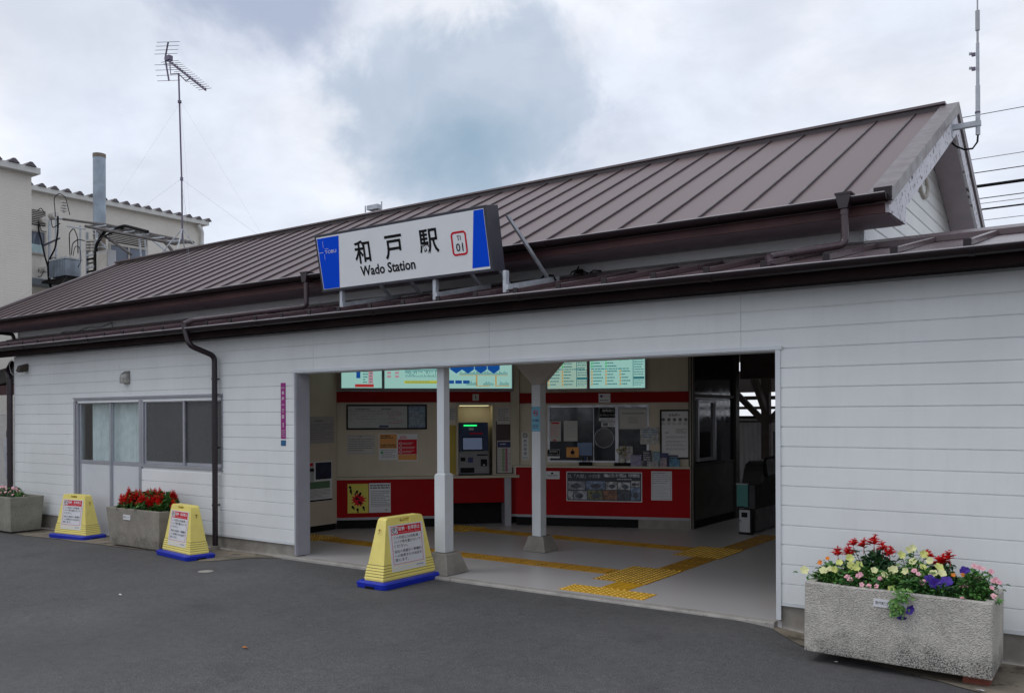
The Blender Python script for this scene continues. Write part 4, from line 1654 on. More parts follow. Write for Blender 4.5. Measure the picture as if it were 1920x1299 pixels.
b.tube(bend([(-4.36, 12.5, .8), (-4.36, 12.42, 1.06), (-4.36, 14.0, 1.12)], r=.08), .022, DARK, 8)
b.build('rail', TG)
WB = empty('waste_bin', 'narrow white fronted box with a dark square slot below the teal gate panel', 'bin')
b = MB()
b.box(-4.60, -4.41, 12.02, 12.10, 0.0, .36, DARK)
b.build('body', WB)
b = MB(frame(0, 12.018))
b.box(-4.585, -4.43, -.008, 0, .035, .35, LGREY)
b.rect(-4.555, -4.465, .245, .315, -.0095, INK)
b.disc(-4.565, -.0095, .195, .013, GREYT, 12)
b.build('door', WB)
b = MB()
b.box(-4.86, -4.10, 14.25, 14.55, -.01, 1.42, mat('cabinet_grey', (.10, .105, .11), .5, var=.1))
b.rect(-4.76, -4.46, 1.15, 1.33, 14.248, mat('cabinet_label', (.16, .15, .15), .6))
b.rect(-4.58, -4.50, .95, 1.03, 14.248, INK)
tag(b.build('equipment_cabinet', bevel=.01), 'grey equipment cabinet behind the ticket gate', 'cabinet')

PC = empty('platform_canopy', 'brown timber platform canopy with diagonal braces seen through the hall', 'canopy')
b = MB()
b.box(-12, 4, 15.2, 20.0, 2.95, 3.05, BROWN)
b.box(-12, 4, 17.3, 17.36, 2.16, 2.60, mat('canopy_board', (.42, .36, .36), .7, var=.08))
b.build('roof', PC)
for px_ in (-9.2, -5.93, -2.66):
    b = MB()
    b.box(px_ - .08, px_ + .08, 16.93, 17.07, -.01, 2.94, BROWN)
    for s in (-1, 1):
        b.prism([(px_ + s * .08, 1.52), (px_ + s * .08, 1.68), (px_ + s * .75, 2.35), (px_ + s * .90, 2.35)][::s], 16.95, 17.05, BROWN, axis='y')
    b.prism([(16.93, 1.7), (16.93, 1.9), (15.9, 2.95), (15.7, 2.95)], px_ - .05, px_ + .05, BROWN)
    b.build('post', PC)
for z0, z1 in ((2.02, 2.10), (1.82, 1.88), (1.54, 1.58)):
    b = MB()
    b.box(-12, 4, 18.0, 18.06, z0, z1, BROWN)
    b.build('rail', PC)
b = MB()
x = -16.0
vs, fs = [], []
i = 0
while x < 8:
    for dy in (0, 0, .03, .03):
        pass
    vs += [(x, 19.3 + (.025 if i % 2 else 0), .0), (x, 19.3 + (.025 if i % 2 else 0), 1.62)]
    x += .055
    i += 1
fs = [(2 * k, 2 * k + 2, 2 * k + 3, 2 * k + 1) for k in range(i - 1)]
b.add(vs, fs, mat('corrugated_sheet', (.42, .42, .43), .5, var=.1))
b.box(-16, 8, 19.24, 19.29, 1.62, 1.68, DARK)
tag(b.build('platform_fence'), 'grey corrugated fence along the far side of the platform', 'fence')

# ------------------------------------------------------------------ station name sign on the roof
TI_ = math.atan2(.125, .64)
SG = empty('station_sign', 'long white and blue lightbox station name sign standing on the lower roof', 'sign', (-6.45, 7.0, 2.95))
# local frame of the leaning face: origin bottom-left front corner
FS = Matrix.Translation((-7.705, 7.0, 3.148)) @ Matrix.Rotation(TI_, 4, 'X')
inv = Matrix.Translation((6.45, -7.0, -2.95))
SW, SH = 2.49, .655
SFR = mat('sign_frame', (.045, .045, .060), .4, var=.08)
b = MB(inv @ FS)
b.box(0, SW, .0, .21, 0, SH, SFR)
b.build('cabinet', SG, bevel=.004)
SWH = mat('sign_face_white', (.84, .86, .88), .4, var=.02, spec=.3)
SBL = mat('sign_blue', (.0, .075, .74), .6, var=.03, spec=.1)
b = MB(inv @ FS)
b.rect(.032, SW - .03, .03, SH - .03, -.002, SWH)
e = -.004
b.add([(.040, e, .035), (.300, e, .035), (.400, e, SH - .045), (.040, e, SH - .045)], [(0, 1, 2, 3)], SBL)
b.add([(2.235, e, .055), (SW - .034, e, .055), (SW - .034, e, SH - .036), (2.335, e, SH - .036)], [(0, 1, 2, 3)], SBL)
b.build('face', SG)
b = MB(inv @ FS)
e = -.005
for c, x in (('和', .735), ('戸', 1.205), ('駅', 1.705)):
    b = MB(inv @ FS)
    b.text(c, x, .262, .255, INK, e, align='c', bold=.017, res=3, sx=.98)
    b.build('lettering', SG)
b = MB(inv @ FS)
b.text('Wado Station', .665, .125, .112, INK, e, bold=.022, res=3, width=.815)
b.build('lettering', SG)
b = MB(inv @ FS)
b.text('TI', 2.105, .352, .048, INK, e, align='c', res=2, bold=.004)
b.text('01', 2.105, .240, .085, INK, e, align='c', res=2, bold=.012)


def rrect(b, cx, cz, hw, hh, r, th, m, y):
    def loop(w_, h_, r_):
        o = []
        for qx, qz, st in ((1, 1, 0), (-1, 1, 90), (-1, -1, 180), (1, -1, 270)):
            for k in range(7):
                t = R(st + 15 * k)
                o.append((cx + qx * (w_ - r_) + r_ * math.cos(t), y, cz + qz * (h_ - r_) + r_ * math.sin(t)))
        return o
    A, B = loop(hw, hh, r), loop(hw - th, hh - th, max(.004, r - th))
    n = len(A)
    b.add(A + B, [(i, (i + 1) % n, n + (i + 1) % n, n + i) for i in range(n)], m)


rrect(b, 2.105, .322, .100, .122, .042, .020, PRED, e)
b.build('line_badge', SG)
b = MB(inv @ FS)
b.text('TOBU', .145, .430, .036, WHT, e - .001, res=2, width=.185, bold=.004)
b.rect(.045, .118, .446, .451, e - .001, WHT)
b.rect(.128, .132, .50, .575, e - .001, WHT)
b.rect(.130, .134, .365, .425, e - .001, WHT)
b.rect(.145, .21, .482, .486, e - .001, WHT)
b.build('logo', SG)
for x, s_ in ((-7.43, 1), (-6.94, 0), (-6.02, 1), (-5.63, 0), (-5.10, 1)):
    b = MB(inv)
    if s_:
        b.box(x - .020, x + .020, 7.03, 7.08, zl(7.03) + .01, 3.152, GALV)
        b.prism([(7.0, zl(7.0) + .035), (7.0, zl(7.0) + .085), (7.95, zl(7.95) + .085), (7.95, zl(7.95) + .035)], x + .03, x + .065, GALV)
    b.prism([(7.10, 3.72), (7.16, 3.72), (7.93, zl(7.93) + .05), (7.87, zl(7.93) + .05)], x - .045, x - .02, GALV)
    b.build('support', SG)
b = MB()
b.tube([(-5.3, 7.95, 3.17), (-5.2, 7.9, 3.22), (-5.05, 7.85, 3.20), (-5.0, 7.82, 3.14)], .011, INK, 6)
tag(b.build('cable'), 'short black cable curling behind the foot of the station sign', 'cable')

# ------------------------------------------------------------------ cone-like standing signs
SY = mat('sign_stand_yellow', (.88, .74, .20), .42, var=.06, vscale=4)
SB = mat('sign_stand_blue', (.006, .025, .42), .38, var=.08, vscale=4)
RUST = mat('rust_stain', (.22, .10, .02), .8, var=.3)
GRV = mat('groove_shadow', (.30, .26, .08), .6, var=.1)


def no_parking_stand():
    t = empty('standing_sign', '', 'standing sign')
    H0, H1 = .067, .69
    wd_ = lambda z: .130 - (.130 - .056) * (z - H0) / (H1 - H0)
    ln = lambda z: .400 - (.400 - .275) * (z - H0) / (H1 - H0)
    b = MB()
    b.frustum(0, 0, 0.0, .050, (.455, .205), (.462, .212), SB, r0=.05, seg=5)
    b.frustum(0, 0, .0505, .066, (.460, .210), (.438, .188), SB, r0=.05, seg=5)
    for s in (-1, 1):
        b.box(s * .452, s * .464, -.06, .06, .0, .022, DARK)
    b.build('base', t)
    outer = [(-.400, H0), (.400, H0), (ln(.63), .63)]
    for k in range(1, 6):
        a = R(18 + 72 * k / 5)
        outer.append((ln(.64) - .05 + .05 * math.cos(a), .64 + .05 * math.sin(a)))
    outer += [(-x_, z_) for x_, z_ in outer[:1:-1]]
    hole = [(-.075, .640), (.075, .640), (.075, .668), (-.075, .668)]
    tri = tessellate_polygon([[Vector((x_, z_, 0)) for x_, z_ in outer], [Vector((x_, z_, 0)) for x_, z_ in hole]])
    P2 = outer + hole
    n = len(P2)
    vs = [(x_, -wd_(z_), z_) for x_, z_ in P2] + [(x_, wd_(z_), z_) for x_, z_ in P2]
    fs = [tuple(f) for f in tri] + [tuple(n + i for i in f[::-1]) for f in tri]
    no = len(outer)
    fs += [(i, (i + 1) % no, n + (i + 1) % no, n + i) for i in range(no)]
    fs += [(no + i, no + (i + 1) % 4, n + no + (i + 1) % 4, n + no + i) for i in range(4)]
    b = MB()
    b.add(vs, fs, SY)
    o = b.build('body', t)
    bm = bmesh.new()
    bm.from_mesh(o.data)
    bmesh.ops.dissolve_limit(bm, angle_limit=R(1), verts=bm.verts, edges=bm.edges)
    bmesh.ops.recalc_face_normals(bm, faces=bm.faces)
    bm.to_mesh(o.data)
    bm.free()
    mo_ = o.modifiers.new('bevel', 'BEVEL')
    mo_.width = .016
    mo_.segments = 3
    mo_.limit_method = 'ANGLE'
    mo_.angle_limit = R(35)
    b = MB()
    for i in range(5):
        z = .085 + i * .028
        b.frustum(0, 0, z, z + .020, (ln(z) + .006, wd_(z) + .006), (ln(z + .02) + .002, wd_(z + .02) + .002), SY)
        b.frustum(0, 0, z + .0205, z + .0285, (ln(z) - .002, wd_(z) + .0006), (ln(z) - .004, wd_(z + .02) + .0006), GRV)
    b.build('rib', t)
    # board on both faces
    tl = math.atan2(.130 - .056, H1 - H0)
    for s, nm in ((1, 'a'), (-1, 'b')):
        Tm = Matrix.Rotation(0 if s == 1 else PI, 4, 'Z') @ Matrix.Translation((0, -wd_(.14) - .001, .14)) @ Matrix.Rotation(-tl, 4, 'X')
        b = MB(Tm)
        W_, Hh = .258, .475
        b.box(-W_, W_, -.004, -.0005, .0, Hh, WHT)
        o = b.build('sign_board', t)
        b = MB(Tm @ Matrix.Scale(1.40, 4, (1, 0, 0)))
        e = -.0052
        b.rect(-.163, .163, .375, .462, e, PRED)
        b.rect(-.158, -.093, .385, .455, e - .0008, WHT)
        b.disc(-.1255, e - .0016, .420, .030, INK, 20, .024)
        b.text('P', -.1255, .403, .034, INK, e - .0016, align='c', bold=.03)
        b.text('駐輪・駐車禁止', .034, .410, .042, WHT, e - .0008, align='c', width=.235, bold=.016, res=1)
        b.text('No Parking  Bicycles, Motors', .034, .385, .013, WHT, e - .0008, align='c', width=.225)
        for q in ((-.163, -.159, .075, .375), (.159, .163, .075, .375), (-.159, .159, .075, .079)):
            b.rect(*q, e, PRED)
        for i, l_ in enumerate(('この付近には自転車・', 'バイク等を置かないで', 'ください。')):
            b.text(l_, -.143, .328 - i * .043, .031, INK, e, width=.029 * len(l_), res=1, bold=.006)
        for i, l_ in enumerate(('当社の承諾なく駅構内', 'への駐車または出店を', '禁じます。')):
            b.text(l_, -.143, .188 - i * .043, .031, INK, e, width=.029 * len(l_), res=1, bold=.006)
        b.text('東武鉄道', .155, .030, .018, mat('logo_blue', (.02, .12, .40), .5, var=0), e, align='r')
        b.build('lettering', o)
    b = MB()
    for s in (1, -1):
        x_ = s * (ln(.58) + .0125 + .001)
        b.add([(x_, -.004, .585), (x_, .004, .585), (x_ + s * .016, .004, .53), (x_ + s * .016, -.004, .53)], [(0, 1, 2, 3)], RUST)
        b.add([(x_ + s * .003, -.016, .575), (x_ + s * .003, .016, .575), (x_ + s * .006, .016, .567), (x_ + s * .006, -.016, .567)], [(0, 1, 2, 3)], RUST)
    b.build('rust_mark', t)
    return t


def kids(o):
    return [c for c in bpy.data.objects if c.parent == o]


def copy_tree(o, parent=None):
    c = o.copy()
    COL.objects.link(c)
    if parent:
        c.parent = parent
    for ch in kids(o):
        copy_tree(ch, c)
    return c


proto = no_parking_stand()
labs = ['yellow standing sign with blue base nearest the front column, turned side-on to the wall',
        'yellow standing sign with blue base in front of the planter of red salvia',
        'yellow standing sign with blue base farthest left, in front of the door']
spots = [((-6.245, 6.74), 90, 1.0), ((-9.67, 6.50), -8, .93), ((-12.79, 6.79), 6, .93)]
stands = [proto] + [copy_tree(proto) for _ in range(2)]
for t, lb, ((x, y), dg, sc_) in zip(stands, labs, spots):
    t.location = (x, y, gz(x, y) + .004)
    t.rotation_euler = (0, 0, R(dg))
    t.scale = (sc_, sc_, sc_)
    tag(t, lb, 'standing sign', 'no parking signs standing along the station front')


# ------------------------------------------------------------------ planters
def pebble_mat(name, col, stain):
    m = bpy.data.materials.new(name)
    m.use_nodes = True
    t = m.node_tree
    b = t.nodes['Principled BSDF']
    b.inputs['Roughness'].default_value = .9
    co = t.nodes.new('ShaderNodeTexCoord').outputs['Object']

    def nd(ty, sc, **k):
        n = t.nodes.new(ty)
        n.inputs['Scale'].default_value = sc
        for a, v in k.items():
            n.inputs[a].default_value = v
        t.links.new(co, n.inputs['Vector'])
        return n
    vo = nd('ShaderNodeTexVoronoi', 95)
    n1 = nd('ShaderNodeTexNoise', 3.5, Detail=6, Roughness=.65)
    n2 = nd('ShaderNodeTexNoise', 60, Detail=4, Roughness=.7)

    def mr(x, a, bb, c, d):
        n = t.nodes.new('ShaderNodeMapRange')
        t.links.new(x, n.inputs[0])
        for i, v in enumerate((a, bb, c, d)):
            n.inputs[i + 1].default_value = v
        return n.outputs[0]

    def mx(f, a, c, bt='MIX'):
        n = t.nodes.new('ShaderNodeMix')
        n.data_type = 'RGBA'
        n.blend_type = bt
        for s, x_ in ((0, f), (6, a), (7, c)):
            if isinstance(x_, float): n.inputs[s].default_value = x_
            elif isinstance(x_, tuple): n.inputs[s].default_value = (*x_, 1)
            else: t.links.new(x_, n.inputs[s])
        return n.outputs[2]
    c = mx(mr(n1.outputs[0], .35, .65, 0, 1), tuple(v * .85 for v in col), tuple(v * 1.12 for v in col))
    c = mx(mr(n2.outputs[0], .35, .68, 0, 1), mx(1.0, c, (.80, .80, .79), 'MULTIPLY'), mx(1.0, c, (1.15, 1.15, 1.15), 'MULTIPLY'))
    # damp algae stain climbing from the bottom
    sx = t.nodes.new('ShaderNodeSeparateXYZ')
    t.links.new(co, sx.inputs[0])
    ns = nd('ShaderNodeTexNoise', 4.5, Detail=5, Roughness=.6)
    ad = t.nodes.new('ShaderNodeMath')
    ad.operation = 'ADD'
    t.links.new(mr(sx.outputs[2], 0.0, .42, .34, -.28), ad.inputs[0])
    t.links.new(ns.outputs[0], ad.inputs[1])
    sf = mr(ad.outputs[0], .60, .82, 0, stain)
    n3 = nd('ShaderNodeTexNoise', 90, Detail=3, Roughness=.7)
    ml = t.nodes.new('ShaderNodeMath')
    ml.operation = 'MULTIPLY'
    t.links.new(sf, ml.inputs[0])
    t.links.new(mr(n3.outputs[0], .40, .56, 1, .15), ml.inputs[1])
    c = mx(ml.outputs[0], c, (.045, .042, .040))
    t.links.new(c, b.inputs['Base Color'])
    bn = t.nodes.new('ShaderNodeBump')
    bn.inputs['Strength'].default_value = .9
    bn.inputs['Distance'].default_value = .008
    hh = t.nodes.new('ShaderNodeMath')
    hh.operation = 'ADD'
    t.links.new(mr(vo.outputs[0], 0, .6, 1, 0), hh.inputs[0])
    t.links.new(n2.outputs[0], hh.inputs[1])
    t.links.new(hh.outputs[0], bn.inputs['Height'])
    t.links.new(bn.outputs[0], b.inputs['Normal'])
    return m


SOIL = mat('soil', (.035, .025, .018), .95, var=.3, vscale=20, bump=.8, bscale=30)


def planter(name, label, loc, w_, d_, h_, taper, m, wall=.055):
    t = empty(name, label, 'planter', loc)
    b = MB()
    hx, hy = w_ / 2, d_ / 2
    A = [(-hx + taper, -hy + taper * .6), (hx - taper, -hy + taper * .6), (hx - taper, hy - taper * .6), (-hx + taper, hy - taper * .6)]
    B = [(-hx, -hy), (hx, -hy), (hx, hy), (-hx, hy)]
    C = [(-hx + wall, -hy + wall), (hx - wall, -hy + wall), (hx - wall, hy - wall), (-hx + wall, hy - wall)]
    vs = [(*p, 0) for p in A] + [(*p, h_) for p in B] + [(*p, h_) for p in C] + [(*p, h_ - .07) for p in C]
    fs = [(3, 2, 1, 0)]
    for k in range(4):
        j = (k + 1) % 4
        fs += [(k, j, 4 + j, 4 + k), (4 + k, 4 + j, 8 + j, 8 + k), (8 + k, 8 + j, 12 + j, 12 + k)]
    b.add(vs, fs, m)
    b.build('trough', t, bevel=.008)
    b = MB()
    b.box(-hx + wall - .002, hx - wall + .002, -hy + wall - .002, hy - wall + .002, h_ - .085, h_ - .045, SOIL)
    b.build('soil', t)
    return t


PM1 = pebble_mat('pebbledash_grey', (.56, .53, .48), .95)
PM2 = pebble_mat('pebbledash_old', (.34, .31, .26), .85)
PM3 = pebble_mat('pebbledash_smooth', (.32, .31, .26), .5)
P1 = planter('planter', 'large rough grey concrete planter at the right, standing on bricks', (-1.348, 6.66, -.015), 1.204, .58, .50, .0, PM1)
P2 = planter('planter', 'tapered concrete planter below the left window, filled with red salvia', (-10.885, 6.76, -.03), 1.27, .50, .505, .05, PM2)
P3 = planter('planter', 'tapered concrete planter at the far left edge', (-14.79, 6.72, -.075), 1.27, .52, .54, .05, PM3)
P1.rotation_euler = (0, R(.7), 0)
BRK = mat('brick_red', (.20, .055, .035), .85, var=.2, vscale=20, bump=.4)
for i, (x, y, lb) in enumerate(((-.83, 6.58, 'red brick under the right end of the large planter'), (-1.78, 6.80, 'red brick under the left end of the large planter'), (-1.12, 6.84, 'brick at the back under the large planter'))):
    b = MB()
    z = gz(x, y)
    b.box(x - .10, x + .06, y - .13, y + .10, z + .004, (-.028 if i != 1 else -.010), BRK)
    tag(b.build('brick', bevel=.004), lb, 'brick', 'bricks under the large planter')


def plate_sign(P, x, z, w_, h_, y, txt, label, ry=0):
    T_ = P.matrix_basis @ Matrix.Translation((x, y, z)) @ Matrix.Rotation(R(ry), 4, 'Y')
    b = MB(T_)
    b.box(-w_ / 2, w_ / 2, -.006, -.001, 0, h_, WHT)
    b.text(txt, -w_ / 2 + .012, h_ * .32, h_ * .42, INK, -.0075, res=1, width=w_ * .86)
    return tag(b.build('name_plate'), label, 'plate')


bpy.context.view_layer.update()
plate_sign(P1, -.02, .385, .215, .055, -.29, '宮代町コミュニティ', 'white name plate on the front of the large right planter', 1)
plate_sign(P2, -.12, .36, .17, .065, -.245, '宮代町コミュニティ', 'white name plate on the front of the salvia planter', 0)

# ------------------------------------------------------------------ plants
LG = [mat('leaf_%d' % i, c, .5, var=.25, vscale=30) for i, c in enumerate([(.040, .115, .030), (.065, .19, .04), (.12, .29, .06), (.022, .065, .028), (.17, .33, .07)])]
LDK = [LG[3], LG[0], LG[0], mat('leaf_blue', (.03, .095, .045), .5, var=.25, vscale=30)]
RSAL = [mat('salvia_red', (.90, .012, .010), .5, var=.1, vscale=40), mat('salvia_deep', (.60, .008, .012), .5, var=.2, vscale=40)]
YPET = [mat('petunia_lemon', (.66, .68, .22), .55, var=.08, vscale=40), mat('petunia_cream', (.72, .72, .38), .55, var=.08, vscale=40)]
PPET = [mat('impatiens_pink', (.74, .36, .42), .55, var=.1, vscale=40), mat('impatiens_pale', (.80, .44, .48), .55, var=.08, vscale=40)]
VPET = [mat('petunia_violet', (.055, .015, .30), .5, var=.15, vscale=40)]
OPET = [mat('marigold', (.75, .22, .02), .55, var=.1, vscale=40)]
EYE = mat('flower_eye', (.45, .03, .10), .6, var=0)
STEM = mat('stem', (.07, .13, .04), .6)


def leaf(b, c, u, nrm, ln_, wd_, m):
    """pointed leaf folded along its midrib, drooping at the tip"""
    u = u.normalized()
    s = u.cross(nrm)
    if s.length < 1e-3:
        s = u.cross(Vector((.3, .2, .9)))
    s.normalize()
    n_ = s.cross(u)
    a = c
    m1, m2 = c + u * ln_ * .35 - n_ * ln_ * .02, c + u * ln_ * .72 - n_ * ln_ * .08
    tip = c + u * ln_ - n_ * ln_ * .22
    up = n_ * wd_ * .25
    vs = [a, m1, m2, tip, m1 + s * wd_ * .5 + up, m2 + s * wd_ * .38 + up, m1 - s * wd_ * .5 + up, m2 - s * wd_ * .38 + up]
    b.add(vs, [(0, 4, 1), (4, 5, 2, 1), (5, 3, 2), (0, 1, 6), (6, 1, 2, 7), (7, 2, 3)], m, True)


def foliage(b, rr, cx, cy, z0, rx, ry, h, n, ll, mats, droop=0.0):
    for i in range(n):
        a = rr.uniform(0, 2 * PI)
        q = math.sqrt(rr.random())
        hh_ = (rr.random() ** .7)
        prof_ = (1 - .55 * hh_ ** 2)
        x, y = cx + rx * q * math.cos(a) * prof_, cy + ry * q * math.sin(a) * prof_
        z = z0 + h * hh_ * (1 - .45 * q * q) - droop * q * q
        out = Vector((math.cos(a) * q + rr.uniform(-.5, .5), math.sin(a) * q + rr.uniform(-.5, .5), rr.uniform(-.15, .7)))
        l_ = ll * rr.uniform(.6, 1.25)
        leaf(b, Vector((x, y, z)), out, Vector((rr.uniform(-.4, .4), rr.uniform(-.4, .4), 1)), l_, l_ * rr.uniform(.45, .65), rr.choice(mats))
    for i in range(max(5, n // 14)):
        a, q = rr.uniform(0, 2 * PI), rr.random() * .6
        p = Vector((cx + rx * q * .4 * math.cos(a), cy + ry * q * .4 * math.sin(a), z0 - .03))
        t_ = Vector((cx + rx * q * math.cos(a), cy + ry * q * math.sin(a), z0 + h * rr.uniform(.6, .9)))
        b.tube([p, (p + t_) / 2 + Vector((rr.uniform(-.01, .01), 0, 0)), t_], .0022, STEM, 4, cap=False)


def bloom(b, rr, c, nrm, r_, mats, lobes=5, cup=.35, eye=None):
    """five-lobed open flower facing along nrm"""
    nrm = nrm.normalized()
    u = nrm.cross(Vector((0, 0, 1)))
    if u.length < .1: u = Vector((1, 0, 0))
    u.normalize()
    v = nrm.cross(u)
    n_ = lobes * 4
    vs = [c - nrm * r_ * cup]
    ph = rr.uniform(0, 6)
    for k in range(n_):
        t_ = 2 * PI * k / n_
        rr_ = r_ * (.80 + .22 * abs(math.cos(lobes * t_ / 2)) ** .6)
        vs.append(c + (u * math.cos(t_ + ph) + v * math.sin(t_ + ph)) * rr_ * rr.uniform(.95, 1.05) + nrm * r_ * rr.uniform(-.08, .10))
    b.add(vs, [(0, 1 + k, 1 + (k + 1) % n_) for k in range(n_)], rr.choice(mats), False)
    if eye:
        ev = [c - nrm * r_ * cup * .7 + (u * math.cos(2 * PI * k / 6) + v * math.sin(2 * PI * k / 6)) * r_ * .20 for k in range(6)]
        b.add(ev, [tuple(range(6))], eye)


def spike(b, rr, base, h, mats, tilt_=.12):
    """salvia: stem with whorls of narrow red florets, denser at the bottom"""
    d_ = Vector((rr.uniform(-tilt_, tilt_), rr.uniform(-tilt_, tilt_), 1)).normalized()
    top = base + d_ * h
    b.tube([base - d_ * .05, top], .0024, mats[1], 4, cap=False)
    nw = int(h / .011)
    for i in range(nw):
        f = i / nw
        c = base + d_ * h * f
        for k in range(6 if f < .7 else 4):
            a = rr.uniform(0, 2 * PI)
            l_ = (.044 * (1 - f) + .012) * rr.uniform(.7, 1.25)
            o_ = Vector((math.cos(a), math.sin(a), rr.uniform(.1, .9)))
            leaf(b, c, o_, Vector((0, 0, 1)), l_, l_ * .55, rr.choice(mats + [mats[0]]))


KIND = {'yellow': (YPET, .029, .40, None), 'pink': (PPET, .0195, .08, EYE), 'violet': (VPET, .042, .4, None), 'orange': (OPET, .018, .3, None)}


def plant(name, label, cat, P, x, y, rx, ry, h, n, ll, leafm, flowers, seed, group=None, droop=0.0, H=.46, at=()):
    """one plant rooted in a planter's soil; flowers = list of (kind, count) placed at random, at = (kind, x, y, z) blooms at given spots"""
    rr = random.Random(seed)
    w_ = P.matrix_basis @ Vector((x, y, H))
    t = empty(name, label, cat, w_, group=group)
    n = int(n * (1.8 if at else 1.3))
    fo = MB()
    foliage(fo, rr, 0, 0, 0.0, rx, ry, h * (1.12 if at else .95), n, ll, leafm, droop)
    spots_ = []
    for kind, cnt in flowers:
        for i in range(cnt):
            a, q = rr.uniform(0, 2 * PI), math.sqrt(rr.uniform(.05, 1))
            if kind != 'salvia':
                a = rr.uniform(PI * 1.0, PI * 2.0) if rr.random() < .7 else a
            xx, yy = rx * q * math.cos(a), ry * q * math.sin(a)
            zz = h * (1 - .55 * q * q) * rr.uniform(.75, 1.08) - droop * q
            spots_.append((kind, xx * .95, yy * .95, zz * .80 if kind == 'salvia' else zz + .012, None))
    for kind, bx, by, bz in at:
        fw_ = 0 if kind == 'salvia' else .028
        spots_.append((kind, bx - x, by - y - fw_, bz - (H - .46), 1))
    for kind, xx, yy, zz, fixed in spots_:
        b = MB()
        c = Vector((xx, yy, zz))
        if kind == 'salvia':
            hs_ = rr.uniform(.06, .085) if fixed else rr.uniform(.09, .15)
            spike(b, rr, c - Vector((0, 0, hs_ * .6 if fixed else 0)), hs_, RSAL)
            b.build('flower_spike', t)
        else:
            mats, r_, cup, eye = KIND[kind]
            a = rr.uniform(PI, 2 * PI)
            nrm = Vector((math.cos(a) * .45 + .2, -.75, .65 + rr.uniform(-.4, .3)))
            bloom(b, rr, c, nrm, r_ * rr.uniform(.85, 1.15), mats, 5, cup, eye)
            b.build('flower', t)
        if fixed:
            root = Vector((xx * .4, yy * .4 + .02, 0))
            low = c - Vector((0, -.01, hs_ * .9 if kind == 'salvia' else .012))
            fo.tube([root, root.lerp(low, .5) + Vector((0, .01, .01)), low], .0025, STEM, 4, cap=False)
            for k in range(16):
                f = rr.uniform(.35, 1.0)
                p = root.lerp(low, f) + Vector((rr.gauss(0, .022), rr.gauss(.012, .018), rr.gauss(-.012, .015)))
                l_ = ll * rr.uniform(.6, 1.1)
                leaf(fo, p, Vector((rr.uniform(-1, 1), rr.uniform(-1, .6), rr.uniform(-.4, .5))), Vector((rr.uniform(-.4, .4), -.4, 1)), l_, l_ * .55, rr.choice(leafm))
    fo.build('foliage', t)
    return t


BLOOMS = [('salvia', -0.459, 0.057, 0.244), ('salvia', -0.385, 0.076, 0.253), ('salvia', -0.369, 0.14, 0.309), ('salvia', -0.294, 0.14, 0.31), ('salvia', -0.221, 0.14, 0.341), ('salvia', -0.165, 0.14, 0.299), ('salvia', -0.109, 0.124, 0.27), ('salvia', 0.143, 0.14, 0.27), ('salvia', 0.244, 0.117, 0.247), ('salvia', 0.285, 0.14, 0.277), ('salvia', 0.225, 0.095, 0.234), ('yellow', -0.632, -0.163, 0.108), ('yellow', -0.412, -0.053, 0.17), ('yellow', -0.352, 0.003, 0.203), ('yellow', -0.325, -0.064, 0.159), ('yellow', -0.276, -0.049, 0.167), ('yellow', -0.502, -0.141, 0.117), ('yellow', -0.463, -0.121, 0.129), ('yellow', -0.428, -0.122, 0.127), ('yellow', -0.165, -0.075, 0.146), ('yellow', -0.088, -0.106, 0.124), ('yellow', -0.052, -0.054, 0.154), ('yellow', 0.033, -0.045, 0.156), ('yellow', -0.017, 0.095, 0.247), ('yellow', 0.049, 0.14, 0.297), ('yellow', 0.065, 0.052, 0.215), ('yellow', 0.14, 0.014, 0.188), ('yellow', 0.125, 0.127, 0.26), ('yellow', 0.17, 0.078, 0.226), ('yellow', 0.24, 0.033, 0.195), ('yellow', 0.266, -0.02, 0.162), ('yellow', -0.022, -0.22, 0.046), ('yellow', 0.025, 0.14, 0.28), ('yellow', -0.282, -0.083, 0.146), ('yellow', 0.21, -0.031, 0.157), ('yellow', -0.04, -0.046, 0.159), ('pink', -0.326, -0.176, 0.09), ('pink', -0.245, -0.135, 0.112), ('pink', -0.256, -0.15, 0.103), ('pink', -0.119, -0.217, 0.059), ('pink', -0.216, -0.22, 0.059), ('pink', -0.169, -0.22, 0.054), ('pink', -0.112, -0.144, 0.102), ('pink', 0.09, -0.031, 0.163), ('pink', 0.121, -0.055, 0.147), ('pink', 0.153, -0.133, 0.1), ('pink', 0.168, -0.117, 0.108), ('pink', 0.45, 0.086, 0.217), ('pink', 0.48, 0.08, 0.211), ('pink', 0.555, 0.056, 0.194), ('pink', 0.477, -0.024, 0.15), ('pink', 0.5, -0.013, 0.156), ('pink', 0.503, 0.071, 0.205), ('pink', 0.4, -0.11, 0.104), ('pink', 0.431, -0.091, 0.113), ('pink', 0.576, -0.023, 0.146), ('pink', 0.61, -0.029, 0.142), ('pink', 0.576, -0.087, 0.11), ('pink', 0.596, -0.16, 0.069), ('pink', 0.289, -0.22, 0.016), ('pink', 0.42, -0.22, 0.04), ('pink', -0.303, -0.191, 0.08), ('pink', 0.591, -0.007, 0.155), ('violet', 0.208, -0.096, 0.119), ('violet', 0.244, -0.128, 0.099), ('violet', 0.402, 0.026, 0.183), ('violet', 0.302, -0.084, 0.122), ('orange', -0.546, -0.076, 0.16), ('orange', -0.503, -0.03, 0.189), ('orange', 0.335, -0.02, 0.159), ('orange', 0.394, -0.008, 0.163)]


